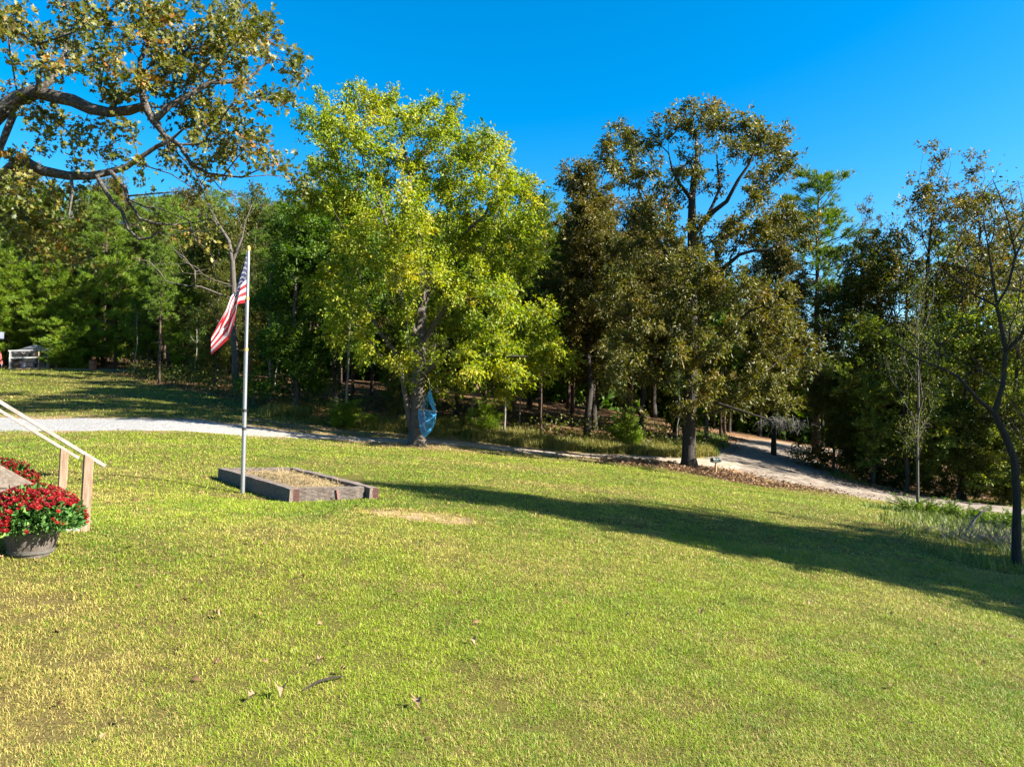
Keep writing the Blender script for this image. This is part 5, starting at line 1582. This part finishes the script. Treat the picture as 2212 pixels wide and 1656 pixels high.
def tall_grass(name, label, x, y, h0, c0, c1, wv=0.012):
    n = len(x)
    z = H(x, y)
    th = rng.uniform(0, 6.28, n)
    L = h0 * rng.uniform(0.5, 1.3, n) * (0.55 + 0.9 * fbm(x, y, 1.2, 3))
    ln = np.abs(rng.normal(0.3, 0.22, n))
    out = np.column_stack([np.cos(th), np.sin(th), np.zeros(n)])
    side = np.column_stack([-np.sin(th), np.cos(th), np.zeros(n)]) * (wv * rng.uniform(0.6, 1.4, n))[:, None]
    up = np.array([0, 0, 1.0])
    B = np.column_stack([x, y, z - 0.02])
    m1 = B + up * (L * 0.6)[:, None] + out * (L * ln * 0.4)[:, None]
    tp = B + up * (L * (1 - 0.25 * ln))[:, None] + out * (L * ln * 1.1)[:, None]
    V = np.stack([B - side, B + side, m1 + side * 0.8, m1 - side * 0.8, tp], 1)
    t = np.clip(rng.random(n) * 0.6 + 0.9 * (fbm(x + 5, y, 1.5, 3) - 0.25), 0, 1)[:, None]
    c = np.array(c0) * (1 - t) + np.array(c1) * t
    b = np.arange(n)[:, None] * 5
    me = np_mesh(name, V.reshape(-1, 3), [b + np.array([[0, 1, 2, 3]]), b + np.array([[3, 2, 4]])], M_GRASS, cols={'col': np.repeat(c, 5, 0)})
    tag(link(name, me), label, 'grass', kind='stuff')
# bank beyond the drive
n = 60000
x = rng.uniform(-13, 13, n)
y = edge_y(x) + rng.normal(-0.6, 1.1, n)
dd = line_dist(x, y, DRIVE)
k = (dd > 1.3) & (y > 35.0) & (fbm(x, y, 1.6, 3) > 0.42) & (line_dist(x, y, ROAD) > 3.2)
tall_grass('bank_grass', 'long yellow green grass on the bank beyond the drive', x[k], y[k], 0.42, (0.06, 0.085, 0.012), (0.22, 0.19, 0.04), 0.014)
# verge at the mouth of the dirt road
n = 26000
x = rng.uniform(8.5, 21, n)
y = rng.uniform(38, 52, n)
dr_ = line_dist(x, y, ROAD)
k = (dr_ > 2.9) & (dr_ < 5.5) & (x < 19) & (fbm(x, y, 1.8, 3) > 0.44)
tall_grass('verge_grass', 'bright green grass along the verge of the dirt road', x[k], y[k], 0.36, (0.04, 0.085, 0.012), (0.14, 0.17, 0.025), 0.016)
# rough weeds at the right
n = 34000
x = rng.uniform(8.4, 24, n)
y = rng.uniform(12.5, 27, n)
w0 = (x / y - 0.535) * 20 + (fbm(x, y, 2.0, 3) - 0.5) * 3
k = (w0 > 0) & (y > 13.2) & (line_dist(x, y, ROAD) > 3.2) & (y < 31 - 0.2 * x)
tall_grass('rough_weeds', 'rough mixed weeds on the slope by the leaning tree', x[k], y[k], 0.19, (0.05, 0.10, 0.012), (0.18, 0.20, 0.04), 0.009)

# feathery tall weeds and dry brush among them
M_FENNEL = m_leaf('feathery_weed', [(0.0, (0.05, 0.10, 0.010)), (0.6, (0.11, 0.18, 0.018)), (1.0, (0.20, 0.25, 0.03))], 0.5, 0.35)
M_BRUSH = m_noise('dry_brush', [(0.3, (0.09, 0.075, 0.058)), (0.7, (0.22, 0.19, 0.155))], 6, 0.9, 0)
def fennel(seed):
    r_ = np.random.default_rng(seed)
    o = empty('feathery_weed', (0, 0, 0), None, None)
    sm, C, A = MB(), [], []
    for k in range(26):
        th, ln, hh = r_.uniform(0, 6.28), r_.uniform(0.25, 0.95), r_.uniform(0.6, 1.15)
        e = np.array([math.cos(th) * ln, math.sin(th) * ln, hh])
        mid = np.array([math.cos(th) * ln * 0.35, math.sin(th) * ln * 0.35, hh * 0.65])
        sm.tube([(0, 0, -0.05), mid, e], [0.007, 0.005, 0.002], 3, cap=False)
        for s in r_.uniform(0.25, 1, 70):
            q = (mid * s * 2 if s < 0.5 else mid + (e - mid) * (s - 0.5) * 2) + r_.normal(0, 0.02, 3)
            C.append(q); A.append((e - mid) * 1.6 + r_.normal(0, 0.15, 3))
    C, A = np.array(C), np.array(A)
    sm.build('stems', M_FENNEL, o)
    me = leaves_mesh('fronds', C, A / np.linalg.norm(A, axis=1)[:, None] * 2.6, 0.10, 0.05, M_FENNEL, 0.5 + r_.normal(0, 0.2, len(C)), droop=0.0)
    link('fronds', me, o)
    return o
f0 = fennel(1)
spots = [(1965, 21.8, 0.9, 'tall feathery weed nearest the dirt road bend'), (1998, 21.2, 0.8, 'feathery weed beside the foot of the slim bare tree'), (2045, 20.5, 0.8, 'feathery weed just past the slim bare tree'),
         (2085, 20.0, 0.95, 'feathery weed halfway to the leaning tree'), (2125, 19.4, 0.8, 'feathery weed above the pale crooked stick'), (2160, 18.8, 0.9, 'feathery weed close behind the leaning trunk'), (2205, 18.2, 0.9, 'feathery weed at the right border behind the leaning trunk'), (2020, 22.4, 0.75, 'feathery weed at the dirt road edge behind the slim bare tree')]
for i, (px, d, sc, lb) in enumerate(spots):
    o = f0 if i == 0 else copy_tree(f0, (0, 0, 0), 0, 1, None, None, None)
    o.location = on(px, d, -0.02); o.rotation_euler = (0, 0, i * 1.9); o.scale = (sc * 0.85, sc * 0.85, sc * 0.62)
    tag(o, lb, 'weed', 'feathery weeds by the dirt road')
p = on(2150, 16.0)
br = MB()
for k in range(300):
    a = np.array([rng.normal(0, 0.75), rng.normal(0, 0.45), 0])
    a[2] = hz(p.x + a[0], p.y + a[1]) - p.z + rng.uniform(0, 0.12)
    th = rng.uniform(0, 6.28)
    e = a + np.array([math.cos(th) * rng.uniform(.1, .5), math.sin(th) * rng.uniform(.1, .4), rng.uniform(0.05, 0.5)])
    br.tube([a, (a + e) / 2 + rng.normal(0, 0.06, 3), e], [0.007, 0.005, 0.003], 3, cap=False)
bo = br.build('brush_heap', M_BRUSH)
bo.location = p
tag(bo, 'heap of dry grey brushwood left of the leaning tree', 'brush')
p = on(2110, 17.2)
m = MB(); m.tube([(-0.25, 0, 0.05), (-0.12, 0, 0.22), (-0.02, 0.02, 0.36), (0.10, 0, 0.52), (0.26, 0, 0.60)], [0.035, 0.032, 0.03, 0.028, 0.02], 7)
s_ = m.build('crooked_stick', M_TWIG); s_.location = p
tag(s_, 'pale crooked stick poking up from the weeds', 'stick')

# fallen leaves --------------------------------------------------------
def litter(name, label, x, y, size, lift=0.02, colset=None):
    n = len(x)
    C = np.column_stack([x, y, H(x, y) + lift * rng.uniform(0.4, 1.6, n)])
    th = rng.uniform(0, 6.28, n)
    a = np.column_stack([np.cos(th), np.sin(th), rng.normal(0, 0.35, n)])
    nn = rng.normal(0, 0.45, (n, 3)) + np.array([0, 0, 1.0])
    bb = np.cross(nn, a); bb /= np.linalg.norm(bb, axis=1)[:, None]
    cc = np.cross(a, bb)
    tv, tf = LOBED
    s = size * rng.uniform(0.5, 1.3, n)
    V = C[:, None] + s[:, None, None] * (tv[None, :, 0, None] * a[:, None] + 0.75 * tv[None, :, 1, None] * bb[:, None] + 2.2 * tv[None, :, 2, None] * cc[:, None])
    t = rng.random((n, 1))
    c = np.array([0.06, 0.032, 0.016]) * (1 - t) + np.array([0.24, 0.14, 0.068]) * t
    Fc = (np.arange(n) * 12)[:, None, None] + tf[None]
    me = np_mesh(name, V.reshape(-1, 3), [Fc.reshape(-1, 3)], M_LITTER, cols={'col': np.repeat(c, 12, 0)})
    return tag(link(name, me), label, 'leaves', kind='stuff')
n = 9000
d = 3.8 + (42 - 3.8) * rng.random(n) ** 0.8
x = d * rng.uniform(-0.85, 0.8, n)
y = d
dn = 0.10 + 0.55 * sstep(-3.0, -7, x) * sstep(24, 14, y) * sstep(7, 9, y) + 0.35 * sstep(18, 26, y) * sstep(3, -2, x) + 0.12 * sstep(-1, -3, x)
k = (rng.random(n) < dn) & lawn_mask(x, y)
litter('fallen_leaves', 'brown fallen leaves dotted over the lawn', x[k], y[k], 0.07, 0.03)
# leaf carpet under the trees, at the foot of the oak and along the road
n = 46000
x = rng.uniform(-46, 32, n)
y = edge_y(x) + rng.uniform(-1.0, 12, n)
k = (line_dist(x, y, ROAD) > 2.2) & (line_dist(x, y, DRIVE) > 1.6) & ~((x < -32) & (y < 63))
n2_ = 6000
ob_ = np.array(oak.location)
x2 = rng.normal(ob_[0] - 0.2, 1.8, n2_); y2 = rng.normal(ob_[1] - 0.2, 0.7, n2_)
x3 = np.concatenate([rng.normal(10.5, 2.2, 2500), rng.normal(18.5, 2.0, 2500)]); y3 = np.concatenate([rng.normal(31.7, 0.5, 2500), rng.normal(36.0, 1.2, 2500)])
litter('leaf_litter', 'carpet of brown leaf litter under the trees', np.concatenate([x[k], x2, x3]), np.concatenate([y[k], y2, y3]), 0.15, 0.02)

# the few big leaves one can point at in the foreground
M_BIGLEAF = m_noise('dry_oak_leaf', [(0.3, (0.14, 0.08, 0.042)), (0.7, (0.28, 0.18, 0.11))], 25, 0.6, 0.1)
BIG = [(606, 1502, 0.13, 'pale curled dry leaf, the largest lying on the foreground grass'), (534, 1522, 0.09, 'brown dry leaf just beside the pale curled leaf'), (903, 1540, 0.12, 'forked tan leaf standing up in the bottom grass'),
       (702, 1437, 0.09, 'narrow tan leaf lying above the dark twig'), (748, 1461, 0.08, 'small reddish leaf to the side of the dark twig'), (455, 1338, 0.10, 'folded rusty leaf in the mid lawn left of centre'), (1018, 1390, 0.09, 'small dark leaf with a pale edge in the open lawn'),
       (1745, 1310, 0.10, 'brown leaf clump on the lawn below the shadow')]
def near_ground(px, py):
    lo, hi = 2.5, 40.0
    for _ in range(40):
        mid = (lo + hi) / 2
        q = at(px, py, mid)
        if q[2] > hz(q[0], q[1]): lo = mid
        else: hi = mid
    q = at(px, py, lo)
    return Vector((q[0], q[1], hz(q[0], q[1])))
for i, (px, py, s, lb) in enumerate(BIG):
    p = near_ground(px, py)
    tv, tf = LOBED
    V = tv * np.array([s, s * 0.8, s * 2.6])
    V[:, 2] += 0.10 * s * np.sin(tv[:, 0] * 4) + np.abs(tv[:, 1]) * s * 0.5
    V = np.vstack([V, V - np.array([0, 0, 0.002])])
    me = np_mesh('dry_leaf', V, [np.vstack([tf, tf[:, ::-1] + 12])], M_BIGLEAF)
    o = link('dry_leaf', me)
    o.location = p + Vector((0, 0, 0.035))
    o.rotation_euler = (random.uniform(-0.3, 0.3), random.uniform(-0.5, 0.1), random.uniform(0, 6.28))
    tag(o, lb, 'leaf', 'large dry leaves on the lawn')
p = near_ground(697, 1482)
m = MB(); m.tube([(-0.12, -0.13, 0.015), (-0.03, -0.03, 0.05), (0.05, 0.06, 0.045), (0.12, 0.16, 0.02)], [0.007, 0.011, 0.009, 0.004], 6)
o = m.build('twig', M_BARK_DARK); o.location = p
tag(o, 'dark bent twig lying in the foreground grass', 'twig')
